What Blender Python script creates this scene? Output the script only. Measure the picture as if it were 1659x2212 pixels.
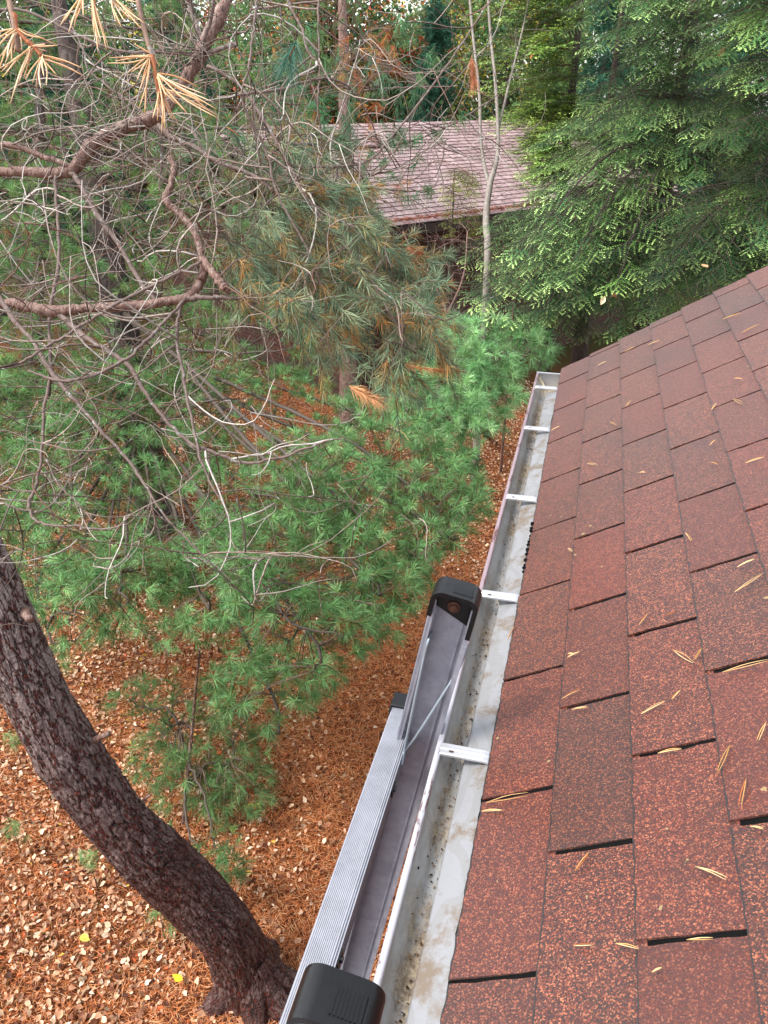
import bpy, math, random
import numpy as np
rng = np.random.default_rng(7); random.seed(7)
S = bpy.context.scene
C = S.collection
R = math.radians
for o in list(bpy.data.objects): bpy.data.objects.remove(o)

# ---------------------------------------------------------------- camera
PITCH, YAW, F = R(28.38), R(14.48), 1680.0
CAM = np.array([.066, 0.0, 1.024])
cd = bpy.data.cameras.new('camera'); cam = bpy.data.objects.new('camera', cd); C.objects.link(cam)
cam.location = CAM; cam.rotation_euler = (R(90) - PITCH, 0, YAW)
cd.sensor_fit = 'HORIZONTAL'; cd.sensor_width = 36; cd.lens = 36 * F / 1659
cd.clip_start = .05; cd.clip_end = 500
S.camera = cam
# ---------------------------------------------------------------- light
W = bpy.data.worlds.new('World'); S.world = W; W.use_nodes = True
wn, wl = W.node_tree.nodes, W.node_tree.links
bg = wn['Background']
sky = wn.new('ShaderNodeTexSky'); sky.sky_type = 'NISHITA'; sky.sun_disc = False
sky.sun_elevation = R(56); sky.sun_rotation = R(245); sky.dust_density = 1; sky.air_density = 1.2
hs = wn.new('ShaderNodeHueSaturation'); hs.inputs['Saturation'].default_value = .28
wl.new(sky.outputs[0], hs.inputs['Color']); wl.new(hs.outputs[0], bg.inputs['Color'])
bg.inputs['Strength'].default_value = .125
sd = bpy.data.lights.new('sun', 'SUN'); sd.energy = 1.5; sd.angle = R(20); sd.color = (1, .96, .9)
sun = bpy.data.objects.new('sun', sd); C.objects.link(sun); sun.rotation_euler = (R(34), 0, R(295))
S.view_settings.view_transform = 'Standard'; S.view_settings.look = 'None'
S.view_settings.exposure = 1.68; S.view_settings.gamma = 1
S.cycles.max_bounces = 6; S.cycles.diffuse_bounces = 3; S.cycles.transparent_max_bounces = 4

# ---------------------------------------------------------------- helpers
FW = np.array([-math.sin(YAW) * math.cos(PITCH), math.cos(YAW) * math.cos(PITCH), -math.sin(PITCH)])
RT = np.array([math.cos(YAW), math.sin(YAW), 0.0]); UP = np.cross(RT, FW)
def ray(x, y): return FW + RT * ((x - 829.5) / F) - UP * ((y - 1106) / F)
def at(x, y, d): return CAM + ray(x, y) * d
def atz(x, y, z): q = ray(x, y); return CAM + q * ((z - CAM[2]) / q[2])
def lin(h):
    c = [int(h[i:i + 2], 16) / 255 for i in (0, 2, 4)]
    return tuple(v / 12.92 if v <= .04045 else ((v + .055) / 1.055) ** 2.4 for v in c)
def nrm(v): return v / (np.linalg.norm(v, axis=-1, keepdims=True) + 1e-9)
def tag(o, label=None, cat=None, group=None, kind=None):
    if label: o['label'] = label
    if cat: o['category'] = cat
    if group: o['group'] = group
    if kind: o['kind'] = kind
    return o
def empty(name, loc, label, cat, group=None):
    o = bpy.data.objects.new(name, None); o.location = loc; o.empty_display_size = .1; C.objects.link(o)
    return tag(o, label, cat, group)

NZ = np.random.default_rng(3).random((32, 32, 32))
def vnoise(p):
    i = np.floor(p).astype(int); f = p - i; f = f * f * (3 - 2 * f); o = 0
    for a in (0, 1):
        for b_ in (0, 1):
            for c_ in (0, 1):
                w = (f[..., 0] if a else 1 - f[..., 0]) * (f[..., 1] if b_ else 1 - f[..., 1]) * (f[..., 2] if c_ else 1 - f[..., 2])
                o = o + w * NZ[(i[..., 0] + a) % 32, (i[..., 1] + b_) % 32, (i[..., 2] + c_) % 32]
    return o
FLAT = ('red_shingle', 'wet_tar', 'brown_red_trim', 'dark_red_brick', 'bright_aluminium', 'dull_aluminium', 'ribbed_aluminium', 'black_rubber', 'faded_pink_shingle', 'dark_soffit')
class MB:
    """collects vertices and polygons (numpy blocks), with one RGBA attribute per vertex"""
    def __init__(s): s.v, s.f, s.c, s.n = [], [], [], 0
    def add(s, v, f, c=(.5, .5, .5)):
        v = np.asarray(v, float).reshape(-1, 3); c = np.asarray(c, float)
        if c.ndim == 1: c = np.tile(c[None, :3], (len(v), 1))
        s.v.append(v); s.c.append(c[:, :3])
        for blk in (f if isinstance(f, list) else [f]): s.f.append(np.asarray(blk, np.int64) + s.n)
        s.n += len(v)
    def build(s, name, mat, parent=None, smooth=False):
        me = bpy.data.meshes.new(name)
        V = np.concatenate(s.v); Cc = np.concatenate(s.c)
        o = bpy.data.objects.new(name, me); C.objects.link(o)
        if parent is not None:
            V = V - np.array(parent_loc(parent)); o.parent = parent
        me.vertices.add(len(V)); me.vertices.foreach_set('co', V.astype(np.float32).ravel())
        li = np.concatenate([b.ravel() for b in s.f]); sz = np.concatenate([np.full(len(b), b.shape[1]) for b in s.f])
        me.loops.add(len(li)); me.loops.foreach_set('vertex_index', li.astype(np.int32))
        me.polygons.add(len(sz)); st = np.concatenate([[0], np.cumsum(sz)[:-1]])
        me.polygons.foreach_set('loop_start', st.astype(np.int32))
        a = me.color_attributes.new('Col', 'FLOAT_COLOR', 'POINT')
        a.data.foreach_set('color', np.concatenate([Cc, np.ones((len(Cc), 1))], 1).astype(np.float32).ravel())
        me.update(calc_edges=True)
        if not smooth and mat.name in FLAT: me.polygons.foreach_set('use_smooth', np.zeros(len(sz), bool))
        me.materials.append(mat)
        return o
def parent_loc(p):
    l = np.zeros(3)
    while p is not None: l = l + np.array(p.location); p = p.parent
    return l
CUBE_F = np.array([[0, 3, 2, 1], [4, 5, 6, 7], [0, 1, 5, 4], [1, 2, 6, 5], [2, 3, 7, 6], [3, 0, 4, 7]])
def box(mb, a, b, c=(.5, .5, .5)):
    (x0, y0, z0), (x1, y1, z1) = a, b
    mb.add([(x0, y0, z0), (x1, y0, z0), (x1, y1, z0), (x0, y1, z0), (x0, y0, z1), (x1, y0, z1), (x1, y1, z1), (x0, y1, z1)], CUBE_F, c)
def obox(mb, o, ax, ay, az, c=(.5, .5, .5)):
    """box from corner o with edge vectors"""
    o, ax, ay, az = map(lambda q: np.asarray(q, float), (o, ax, ay, az))
    mb.add([o, o + ax, o + ax + ay, o + ay, o + az, o + ax + az, o + ax + ay + az, o + ay + az], CUBE_F, c)
def extrude(mb, prof, y0, y1, ny=1, jit=None, close=False, c=(.5, .5, .5)):
    """profile of (x,z) points swept along Y"""
    p = np.array(prof, float); ys = np.linspace(y0, y1, ny + 1); n = len(p)
    v = np.zeros((ny + 1, n, 3)); v[:, :, 0] = p[:, 0]; v[:, :, 2] = p[:, 1]; v[:, :, 1] = ys[:, None]
    if jit is not None: v = jit(v)
    i, j = np.meshgrid(np.arange(ny), np.arange(n if close else n - 1), indexing='ij'); i, j = i.ravel(), j.ravel(); k = (j + 1) % n
    f = [np.stack([i * n + j, i * n + k, (i + 1) * n + k, (i + 1) * n + j], 1)]
    if close: f += [np.arange(n)[None, ::-1], (ny * n + np.arange(n))[None]]
    mb.add(v, f, c)
def tubes(mb, P, Rd, k=5, c=(.5, .5, .5), cap=True, rough=0.0):
    """P (N,n,3) polylines, Rd (N,n) radii"""
    P = np.asarray(P, float); Rd = np.asarray(Rd, float)
    if P.ndim == 2: P, Rd = P[None], Rd[None]
    N, n, _ = P.shape
    T = nrm(np.gradient(P, axis=1))
    ref = np.where(np.abs(T[:, :1, 2:]) > .8, np.array([[[1., .2, 0]]]), np.array([[[.1, .1, 1.]]]))
    u = nrm(np.cross(T, np.broadcast_to(ref, T.shape)))
    for a in range(1, n):
        q = u[:, a - 1] - T[:, a] * (u[:, a - 1] * T[:, a]).sum(-1, keepdims=True); u[:, a] = nrm(q)
    w = np.cross(T, u)
    th = np.arange(k) * 2 * math.pi / k
    rr = Rd[:, :, None] * (1 + rough * rng.normal(size=(N, n, k)) if rough else np.ones((N, n, k)))
    V = P[:, :, None] + rr[..., None] * (u[:, :, None] * np.cos(th)[:, None] + w[:, :, None] * np.sin(th)[:, None])
    a, i, j = np.meshgrid(np.arange(N), np.arange(n - 1), np.arange(k), indexing='ij'); a, i, j = a.ravel(), i.ravel(), j.ravel()
    b = a * n * k; j2 = (j + 1) % k
    f = [np.stack([b + i * k + j, b + i * k + j2, b + (i + 1) * k + j2, b + (i + 1) * k + j], 1)]
    if cap:
        f.append((np.arange(N) * n * k)[:, None] + (n - 1) * k + np.arange(k)[None]); f.append((np.arange(N) * n * k)[:, None] + np.arange(k)[None, ::-1])
    c = np.asarray(c, float)
    if c.ndim == 2: c = np.repeat(c, n * k, axis=0)
    elif c.ndim == 3: c = np.repeat(c.reshape(-1, 3), k, axis=0)
    mb.add(V, f, c)
def smoothline(pts, m):
    """Catmull-Rom through rows of pts, resampled to m rows"""
    p = np.asarray(pts, float); n = len(p)
    if n < 3:
        t = np.linspace(0, n - 1, m)[:, None]; return p[0] * (1 - t) + p[1] * t
    q = np.vstack([2 * p[0] - p[1], p, 2 * p[-1] - p[-2]])
    t = np.linspace(0, n - 1 - 1e-9, m); i = t.astype(int); t = (t - i)[:, None]
    a, b, c, d = q[i], q[i + 1], q[i + 2], q[i + 3]
    return .5 * (2 * b + (c - a) * t + (2 * a - 5 * b + 4 * c - d) * t ** 2 + (3 * b - a - 3 * c + d) * t ** 3)
def needles(mb, base, dirs, L, w, m, spread, along, col, coltip=None, droop=.0, flat=0.0, seg=1, up=None):
    """m needles per tuft; base (N,3), dirs (N,3), spread in radians, colour (N,3)"""
    N = len(base); d = nrm(np.repeat(dirs, m, 0)); b = np.repeat(base, m, 0)
    r = rng.normal(size=(N * m, 3)); r = nrm(r - d * (r * d).sum(1, keepdims=True))
    sp = (spread[0] + (spread[1] - spread[0]) * rng.random(N * m))[:, None]
    nd = d * np.cos(sp) + r * np.sin(sp)
    off = rng.random((N * m, 1)); b = b - d * off * along
    Ln = (L * (.75 + .4 * rng.random(N * m)))[:, None] if np.isscalar(L) else (np.repeat(L, m) * (.75 + .4 * rng.random(N * m)))[:, None]
    side = nrm(np.cross(nd, rng.normal(size=(N * m, 3)))) * (w / 2)
    dr = np.zeros((N * m, 3)); dr[:, 2] = -droop
    cc = np.repeat(col, m, 0) * (.8 + .4 * rng.random((N * m, 1)))
    ct = cc if coltip is None else np.repeat(coltip, m, 0) * (.8 + .4 * rng.random((N * m, 1)))
    n = N * m
    if seg == 1:
        tip = b + nd * Ln + dr * Ln
        V = np.stack([b - side, b + side, tip], 1); col3 = np.stack([cc, cc, ct], 1)
        f = np.arange(n * 3).reshape(n, 3)
        mb.add(V, f, col3.reshape(-1, 3))
    else:
        mid = b + nd * Ln * .5 + dr * Ln * .15; tip = b + nd * Ln + dr * Ln
        V = np.stack([b - side * .8, b + side * .8, mid + side, mid - side, tip], 1)
        col5 = np.stack([cc, cc, (cc + ct) / 2, (cc + ct) / 2, ct], 1)
        i = np.arange(n) * 5
        mb.add(V, [np.stack([i, i + 1, i + 2, i + 3], 1), np.stack([i + 3, i + 2, i + 4], 1)], col5.reshape(-1, 3))
def inpoly(poly, x, y):
    ins = np.zeros(len(x), bool); n = len(poly)
    for i in range(n):
        (x1, y1), (x2, y2) = poly[i], poly[(i + 1) % n]
        c = ((y1 > y) != (y2 > y)) & (x < (x2 - x1) * (y - y1) / (y2 - y1 + 1e-12) + x1); ins ^= c
    return ins
def scatter(poly, n):
    p = np.array(poly, float); lo, hi = p.min(0), p.max(0); out = np.zeros((0, 2))
    while len(out) < n:
        q = lo + (hi - lo) * rng.random((n * 3, 2)); out = np.vstack([out, q[inpoly(poly, q[:, 0], q[:, 1])]])
    return out[:n]
def atv(q, d):
    return CAM + (FW[None] + RT[None] * ((q[:, 0] - 829.5) / F)[:, None] - UP[None] * ((q[:, 1] - 1106) / F)[:, None]) * np.asarray(d)[:, None]

# ---------------------------------------------------------------- materials
class NT:
    def __init__(s, name):
        s.m = bpy.data.materials.new(name); s.m.use_nodes = True; s.t = s.m.node_tree; s.b = s.t.nodes['Principled BSDF']
    def n(s, ty, ins=None, **kw):
        q = s.t.nodes.new(ty)
        for k, v in kw.items(): setattr(q, k, v)
        for k, v in (ins or {}).items(): s.set(q.inputs[k], v)
        return q
    def set(s, sock, v):
        if isinstance(v, bpy.types.NodeSocket): s.t.links.new(v, sock)
        elif isinstance(v, tuple) and len(v) == 3 and sock.type == 'RGBA': sock.default_value = (*v, 1)
        else: sock.default_value = v
    def P(s, **kw):
        for k, v in kw.items(): s.set(s.b.inputs[k.replace('_', ' ')], v)
    def mix(s, f, a, b, mode='MIX'):
        q = s.n('ShaderNodeMix', data_type='RGBA', blend_type=mode); s.set(q.inputs[0], f); s.set(q.inputs[6], a); s.set(q.inputs[7], b); return q.outputs[2]
    def noise(s, sc, det=4, rough=.6, vec=None, dist=0):
        q = s.n('ShaderNodeTexNoise', {'Scale': sc, 'Detail': det, 'Roughness': rough, 'Distortion': dist})
        if vec is not None: s.set(q.inputs['Vector'], vec)
        return q.outputs['Fac']
    def ramp(s, f, *st):
        q = s.n('ShaderNodeValToRGB', {'Fac': f}); e = q.color_ramp.elements
        while len(e) < len(st): e.new(.5)
        for i, (p, c) in enumerate(st): e[i].position = p; e[i].color = (*((c, c, c) if np.isscalar(c) else c), 1)
        return q.outputs['Color']
    def bump(s, h, st=.5, d=.01):
        q = s.n('ShaderNodeBump', {'Height': h, 'Strength': st, 'Distance': d}); s.P(Normal=q.outputs[0])
    def obj(s, scale=(1, 1, 1), rot=(0, 0, 0)):
        q = s.n('ShaderNodeTexCoord'); m = s.n('ShaderNodeMapping', {'Vector': q.outputs['Object'], 'Scale': scale, 'Rotation': rot}); return m.outputs[0]
    def col(s): return s.n('ShaderNodeVertexColor', layer_name='Col').outputs['Color']
    def math(s, op, a, b=0.0):
        q = s.n('ShaderNodeMath', operation=op); s.set(q.inputs[0], a); s.set(q.inputs[1], b); return q.outputs[0]

def m_foliage(name, trans=.25, rough=.5):
    t = NT(name); c = t.col(); t.P(Base_Color=c, Roughness=rough, Specular_IOR_Level=.18)
    if trans:
        tr = t.n('ShaderNodeBsdfTranslucent', {'Color': c}); mx = t.n('ShaderNodeMixShader', {0: trans})
        t.t.links.new(t.b.outputs[0], mx.inputs[1]); t.t.links.new(tr.outputs[0], mx.inputs[2])
        t.t.links.new(mx.outputs[0], t.t.nodes['Material Output'].inputs[0])
    return t.m
M_FOL = m_foliage('needle_foliage'); M_LEAF = m_foliage('leaf_litter', .12, .6); M_TAN = m_foliage('dry_needles', .1, .45)

def m_bark(name, a, b, c, sc=14, st=.8, plates=True, rough=.6, dist=.02):
    t = NT(name); v = t.obj((1, 1, .35)); col = t.col()
    n1 = t.noise(sc, 6, .7, v); vo = t.n('ShaderNodeTexVoronoi', {'Scale': sc * 1.5, 'Vector': v}, feature='DISTANCE_TO_EDGE').outputs[0]
    cr = t.ramp(n1, (.3, lin(a)), (.5, lin(b)), (.72, lin(c)))
    t.P(Base_Color=t.mix(1, cr, t.mix(.0, col, col), 'MULTIPLY') if False else cr, Roughness=rough)
    t.bump(t.math('ADD', n1, t.math('MULTIPLY', t.math('MINIMUM', vo, .25), 1.5 if plates else .3)), st, dist)
    return t.m
def m_twig(name, base, lichen=True):
    t = NT(name); v = t.obj(); c = t.col(); n = t.noise(38, 5, .7, v); k = t.noise(60, 3, .6, v)
    q = t.mix(.6, c, t.mix(1.0, c, t.ramp(k, (.3, .45), (.7, 1.5)), 'MULTIPLY'))
    if lichen: q = t.mix(t.ramp(n, (.60, 0.0), (.66, .9)), q, lin('a3aea8'))
    t.P(Base_Color=q, Roughness=.75); t.bump(k, .6, .004); return t.m
M_TWIG = m_twig('twig_bark', None)
M_STEM = m_twig('stem_bark', None, False)

def m_trunk():
    t = NT('scots_pine_bark')
    ob = t.n('ShaderNodeTexCoord').outputs['Object']
    uv = t.col()          # r = along, g = around (twice sampled), used as bark coordinates
    sp = t.n('ShaderNodeSeparateColor', {'Color': uv})
    ca = t.n('ShaderNodeCombineXYZ', {'X': t.math('MULTIPLY', sp.outputs[0], 5.2), 'Y': t.math('MULTIPLY', sp.outputs[1], 20.0), 'Z': t.math('MULTIPLY', sp.outputs[2], 20.0)}).outputs[0]
    w = t.n('ShaderNodeTexNoise', {'Scale': 2.2, 'Detail': 5, 'Vector': ca})
    cw = t.n('ShaderNodeVectorMath', {0: ca, 1: t.n('ShaderNodeVectorMath', {0: w.outputs['Color'], 'Scale': 1.9}, operation='SCALE').outputs[0]}, operation='ADD').outputs[0]
    ed = t.n('ShaderNodeTexVoronoi', {'Scale': 1.15, 'Vector': cw, 'Randomness': 1.0}, feature='DISTANCE_TO_EDGE').outputs[0]
    cel = t.n('ShaderNodeTexVoronoi', {'Scale': 1.15, 'Vector': cw})
    ed2 = t.n('ShaderNodeTexVoronoi', {'Scale': 3.6, 'Vector': cw}, feature='DISTANCE_TO_EDGE').outputs[0]
    fine = t.noise(55, 6, .75, ob); big = t.noise(2.2, 3, .5, ob)
    plate = t.mix(t.ramp(fine, (.35, 0.0), (.65, 1.0)), lin('5a4440'), lin('a8928e'))
    plate = t.mix(t.ramp(big, (.45, 0.0), (.62, .6)), plate, lin('5a2a1e'))
    plate = t.mix(t.ramp(cel.outputs['Color'], (.3, 0.0), (.9, .5)), plate, lin('3a2622'))
    plate = t.mix(t.ramp(ed2, (.0, .75), (.06, 0.0)), plate, lin('3c1a12'))
    plate = t.mix(t.ramp(t.math('MULTIPLY', sp.outputs[0], .33), (.42, 0.0), (.85, .7)), plate, lin('b8a6a0'))
    plate = t.mix(t.ramp(t.math('MULTIPLY', sp.outputs[0], .33), (.15, .45), (.5, 0.0)), plate, lin('4a261b'))
    crack = t.mix(t.ramp(ed, (.0, 1.0), (.05, .85), (.12, 0.0)), plate, t.mix(t.ramp(fine, (.45, 0.0), (.6, 1.0)), lin('150a08'), lin('7a2a18')))
    t.P(Base_Color=crack, Roughness=t.ramp(fine, (.3, .5), (.7, .3)), Specular_IOR_Level=.5)
    h = t.math('ADD', t.math('MULTIPLY', t.math('MINIMUM', ed, .16), 4.0), t.math('ADD', t.math('MULTIPLY', t.math('MINIMUM', ed2, .1), 1.6), t.math('MULTIPLY', fine, .55)))
    t.bump(h, 1.0, .014); return t.m
M_TRUNK = m_trunk()
M_LIMB = m_bark('limb_bark', '3c2620', '7a5a4e', 'a8968c', 48, .9, True, .6, .006)
M_DBARK = m_bark('grey_brown_bark', '241c19', '40332e', '5d4f48', 9, .9, True, .8, .03)

def m_shingle():
    t = NT('red_shingle'); v = t.obj(); c = t.n('ShaderNodeSeparateColor', {'Color': t.col()})
    tabr, tabg = c.outputs[0], c.outputs[1]
    vo = t.n('ShaderNodeTexVoronoi', {'Scale': 520, 'Vector': v}); g = t.n('ShaderNodeSeparateColor', {'Color': vo.outputs['Color']}).outputs[0]
    gran = t.ramp(g, (.0, lin('120b0a')), (.28, lin('46291f')), (.50, lin('6e3a2a')), (.78, lin('a4684e')), (1.0, lin('f0c4ac')))
    cl = t.noise(60, 4, .75, v)
    gran = t.mix(t.ramp(cl, (.3, .55), (.62, 0.0)), gran, lin('3a2a26'))
    gran = t.mix(t.math('MULTIPLY', tabr, .55), gran, lin('8a3f2a'))
    gran = t.mix(t.math('MULTIPLY', tabg, .5), gran, lin('3b302c'))
    big = t.noise(2.6, 4, .6, v, .6)
    gran = t.mix(t.ramp(big, (.5, 0.0), (.75, .5)), gran, lin('3d3426'))
    # pale lichen dots
    l = t.n('ShaderNodeTexVoronoi', {'Scale': 34, 'Vector': t.n('ShaderNodeVectorMath', {0: v, 1: t.n('ShaderNodeVectorMath', {0: t.n('ShaderNodeTexNoise', {'Scale': 160, 'Detail': 3, 'Vector': v}).outputs['Color'], 'Scale': .012}, operation='SCALE').outputs[0]}, operation='ADD').outputs[0]}); lr = t.n('ShaderNodeSeparateColor', {'Color': l.outputs['Color']})
    dot = t.math('LESS_THAN', l.outputs['Distance'], t.math('MULTIPLY', t.math('POWER', lr.outputs[1], 2.0), .15))
    sel = t.math('GREATER_THAN', lr.outputs[0], .30); zone = t.ramp(t.noise(1.7, 2, .5, v), (.49, 0.0), (.52, 1.0))
    gran = t.mix(t.math('MULTIPLY', t.math('MULTIPLY', dot, sel), zone), gran, (.5, .62, .42))
    # warm tint over all granules, then black asphalt on the butt edges
    gran = t.mix(1.0, gran, (.53, .285, .175), 'MULTIPLY'); gran = t.mix(t.math('MULTIPLY', c.outputs[2], .93), gran, (.006, .005, .005))
    t.P(Sheen_Weight=.22, Sheen_Roughness=.45)
    t.P(Base_Color=gran, Roughness=t.ramp(g, (0, .5), (1, .34)), Specular_IOR_Level=.62)
    t.bump(t.math('ADD', g, t.math('MULTIPLY', cl, .8)), .6, .0016)
    return t.m
M_SHING = m_shingle()
def m_simple(name, col, rough=.5, metal=0.0, spec=.5, bump=None):
    t = NT(name); t.P(Base_Color=lin(col), Roughness=rough, Metallic=metal, Specular_IOR_Level=spec)
    if bump: t.bump(t.noise(bump[0], 4, .6, t.obj()), bump[1], bump[2])
    return t.m
M_TAR = m_simple('wet_tar', '040404', .8, 0.0, .15, bump=(180, .8, .002))
M_DARK = m_simple('dark_soffit', '3a2a26', .8)
def m_gutter():
    t = NT('aged_gutter_metal'); v = t.obj((1, .25, 1)); v2 = t.obj(); n = t.noise(22, 6, .75, v); f = t.noise(90, 4, .8, v2)
    c = t.n('ShaderNodeSeparateColor', {'Color': t.col()})
    base = t.mix(t.ramp(n, (.35, 0.0), (.6, .8)), lin('c2c1be'), lin('a09c96'))
    dirt = t.mix(t.ramp(f, (.4, 0.0), (.6, 1.0)), lin('7a6044'), lin('c4b090'))
    q = t.mix(t.math('MULTIPLY', c.outputs[0], t.ramp(t.noise(13, 5, .8, t.obj((1, .45, 1))), (.45, 0.0), (.58, .85))), base, dirt)
    q = t.mix(t.math('MULTIPLY', t.ramp(f, (.66, 0.0), (.7, .9)), c.outputs[0]), q, lin('2d241d'))
    t.P(Base_Color=q, Roughness=t.ramp(f, (.3, .28), (.7, .6)), Metallic=.35); t.bump(f, .35, .003); return t.m
M_GUT = m_gutter()
def m_lip():
    t = NT('worn_lip_paint'); v = t.obj((1, .12, 1)); n = t.noise(60, 6, .8, v); y = t.n('ShaderNodeSeparateXYZ', {0: t.n('ShaderNodeTexCoord').outputs['Object']}).outputs[1]
    far = t.ramp(t.math('MULTIPLY', y, .3), (.34, 0.0), (.40, 1.0))
    q = t.mix(far, lin('b4b3b9'), lin('9a868c')); q = t.mix(t.ramp(n, (.55, 0.0), (.6, .9)), q, lin('5c332e'))
    t.P(Base_Color=q, Roughness=.35, Metallic=.2); return t.m
M_LIP = m_lip()
def m_flash():
    t = NT('drip_edge_metal'); v = t.obj(); wv = t.n('ShaderNodeTexWave', {'Scale': 7, 'Distortion': 14, 'Detail': 2, 'Detail Scale': .8, 'Vector': v}).outputs['Fac']
    f = t.noise(120, 4, .8, v); n = t.noise(11, 5, .75, v)
    q = t.mix(t.ramp(wv, (.55, 0.0), (.62, .4)), lin('8c8c8e'), lin('7e7c79'))
    q = t.mix(t.ramp(n, (.50, 0.0), (.62, .75)), q, lin('6c583f'))
    q = t.mix(t.ramp(f, (.66, 0.0), (.72, .8)), q, lin('3d3026'))
    t.P(Base_Color=q, Roughness=t.ramp(n, (.3, .25), (.6, .5)), Metallic=.15); t.bump(f, .2, .002); return t.m
M_FLASH = m_flash()
M_STRAP = m_simple('bright_aluminium', 'bebec2', .35, .5, bump=(80, .2, .001))
M_TRIM = m_simple('brown_red_trim', '4d2a24', .6, bump=(40, .4, .003))
def m_alu(name, a, b, dirty=.6, metal=.75, rough=.38):
    t = NT(name); v = t.obj((1, 1, 1)); n = t.noise(28, 6, .75, v); l = t.noise(26, 3, .6, t.obj((1, .4, .4))); s = t.noise(9, 5, .7, v)
    q = t.mix(t.ramp(n, (.35, 0.0), (.65, 1.0)), lin(a), lin(b)); q = t.mix(t.ramp(s, (.66, 0.0), (.72, dirty)), q, lin('4a4038'))
    q = t.mix(t.ramp(l, (.5, 0.0), (.7, .12)), q, lin('c3c3c8'))
    t.P(Base_Color=q, Roughness=t.ramp(n, (.3, rough), (.7, rough + .22)), Metallic=metal); t.bump(n, .05, .001); return t.m
M_RAIL = m_alu('dull_aluminium', '83838e', '9c9ca6', .35, .15, .45)
M_STEP = m_alu('ribbed_aluminium', 'a4a5ad', '92939b', .25, .3, .4)
def m_rubber():
    t = NT('black_rubber'); v = t.obj(); n = t.noise(30, 5, .7, v); s = t.noise(70, 4, .8, v)
    q = t.mix(t.ramp(s, (.68, 0.0), (.74, .8)), lin('060607'), lin('4a4a4e')); t.P(Base_Color=q, Roughness=t.ramp(n, (.35, .26), (.65, .42))); t.bump(s, .25, .002); return t.m
M_RUB = m_rubber()
M_ROD = m_simple('zinc_rod', '8e98a2', .35, .4, bump=(200, .3, .001))
M_RUST = m_simple('rusty_bolt', '6f4a3a', .7, .3, bump=(300, .8, .002))
def m_brick():
    t = NT('dark_red_brick'); v = t.n('ShaderNodeTexCoord').outputs['Object']
    s = t.n('ShaderNodeSeparateXYZ', {0: v}); cx = t.n('ShaderNodeCombineXYZ', {'X': t.math('ADD', s.outputs[0], s.outputs[1]), 'Y': s.outputs[2]}).outputs[0]
    b = t.n('ShaderNodeTexBrick', {'Vector': cx, 'Color1': lin('35190f'), 'Color2': lin('4a241b'), 'Mortar': lin('4a403a'), 'Scale': 1.0, 'Mortar Size': .006, 'Brick Width': .215, 'Row Height': .075})
    t.P(Base_Color=b.outputs[0], Roughness=.85); t.bump(b.outputs[1], -.5, .01); return t.m
M_BRICK = m_brick()
def m_farroof():
    t = NT('faded_pink_shingle'); c = t.n('ShaderNodeSeparateColor', {'Color': t.col()}); n = t.noise(7, 5, .7, t.obj())
    q = t.mix(c.outputs[0], lin('8a6c6a'), lin('ad9290')); q = t.mix(t.ramp(n, (.45, 0.0), (.7, .35)), q, lin('7f6462')); q = t.mix(c.outputs[1], q, lin('1c1414'))  # butt faces darkened: black asphalt edge and course shadow line painted together
    t.P(Base_Color=q, Roughness=.45, Specular_IOR_Level=.7); return t.m
M_FROOF = m_farroof()
def m_ground():
    t = NT('needle_strewn_soil'); v = t.obj(); n = t.noise(9, 7, .8, v); n2 = t.noise(1.1, 3, .5, v); n3 = t.noise(70, 5, .8, v)
    q = t.mix(t.ramp(n3, (.35, 0.0), (.62, 1.0)), lin('341c12'), lin('8e5232')); q = t.mix(t.ramp(n, (.5, 0.0), (.7, .6)), q, lin('5d3a22'))
    q = t.mix(t.ramp(n2, (.6, 0.0), (.75, .35)), q, lin('50472a'))
    yy_ = t.n('ShaderNodeSeparateXYZ', {0: t.n('ShaderNodeTexCoord').outputs['Object']}).outputs[1]
    q = t.mix(t.ramp(t.math('MULTIPLY', yy_, .03), (.33, 0.0), (.45, 1.0)), q, t.mix(n, lin('2e3a1c'), lin('5a4a2c')))
    t.P(Base_Color=q, Roughness=.95, Specular_IOR_Level=.1); t.bump(t.math('ADD', n, n3), .8, .03); return t.m
M_GROUND = m_ground()

# ================================================================= GROUND
GZ = -3.2
def gz(x, y): return GZ + .05 * np.sin(x * .9 + 1) * np.cos(y * .7) + .03 * np.sin(x * 2.3 + y * 1.7)
mb = MB(); n = 180
xs = np.concatenate([np.linspace(-160, -14, 20), np.linspace(-12, 4, 90), np.linspace(6, 160, 20)])
ys = np.concatenate([np.linspace(-160, -4, 16), np.linspace(-2, 18, 110), np.linspace(20, 180, 24)])
X, Y = np.meshgrid(xs, ys, indexing='ij'); Z = gz(X, Y) * 1.0
nx, ny = X.shape; i, j = np.meshgrid(np.arange(nx - 1), np.arange(ny - 1), indexing='ij'); i, j = i.ravel(), j.ravel()
mb.add(np.stack([X, Y, Z], -1), np.stack([i * ny + j, (i + 1) * ny + j, (i + 1) * ny + j + 1, i * ny + j + 1], 1))
tag(mb.build('ground', M_GROUND, smooth=True), kind='structure')

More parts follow.
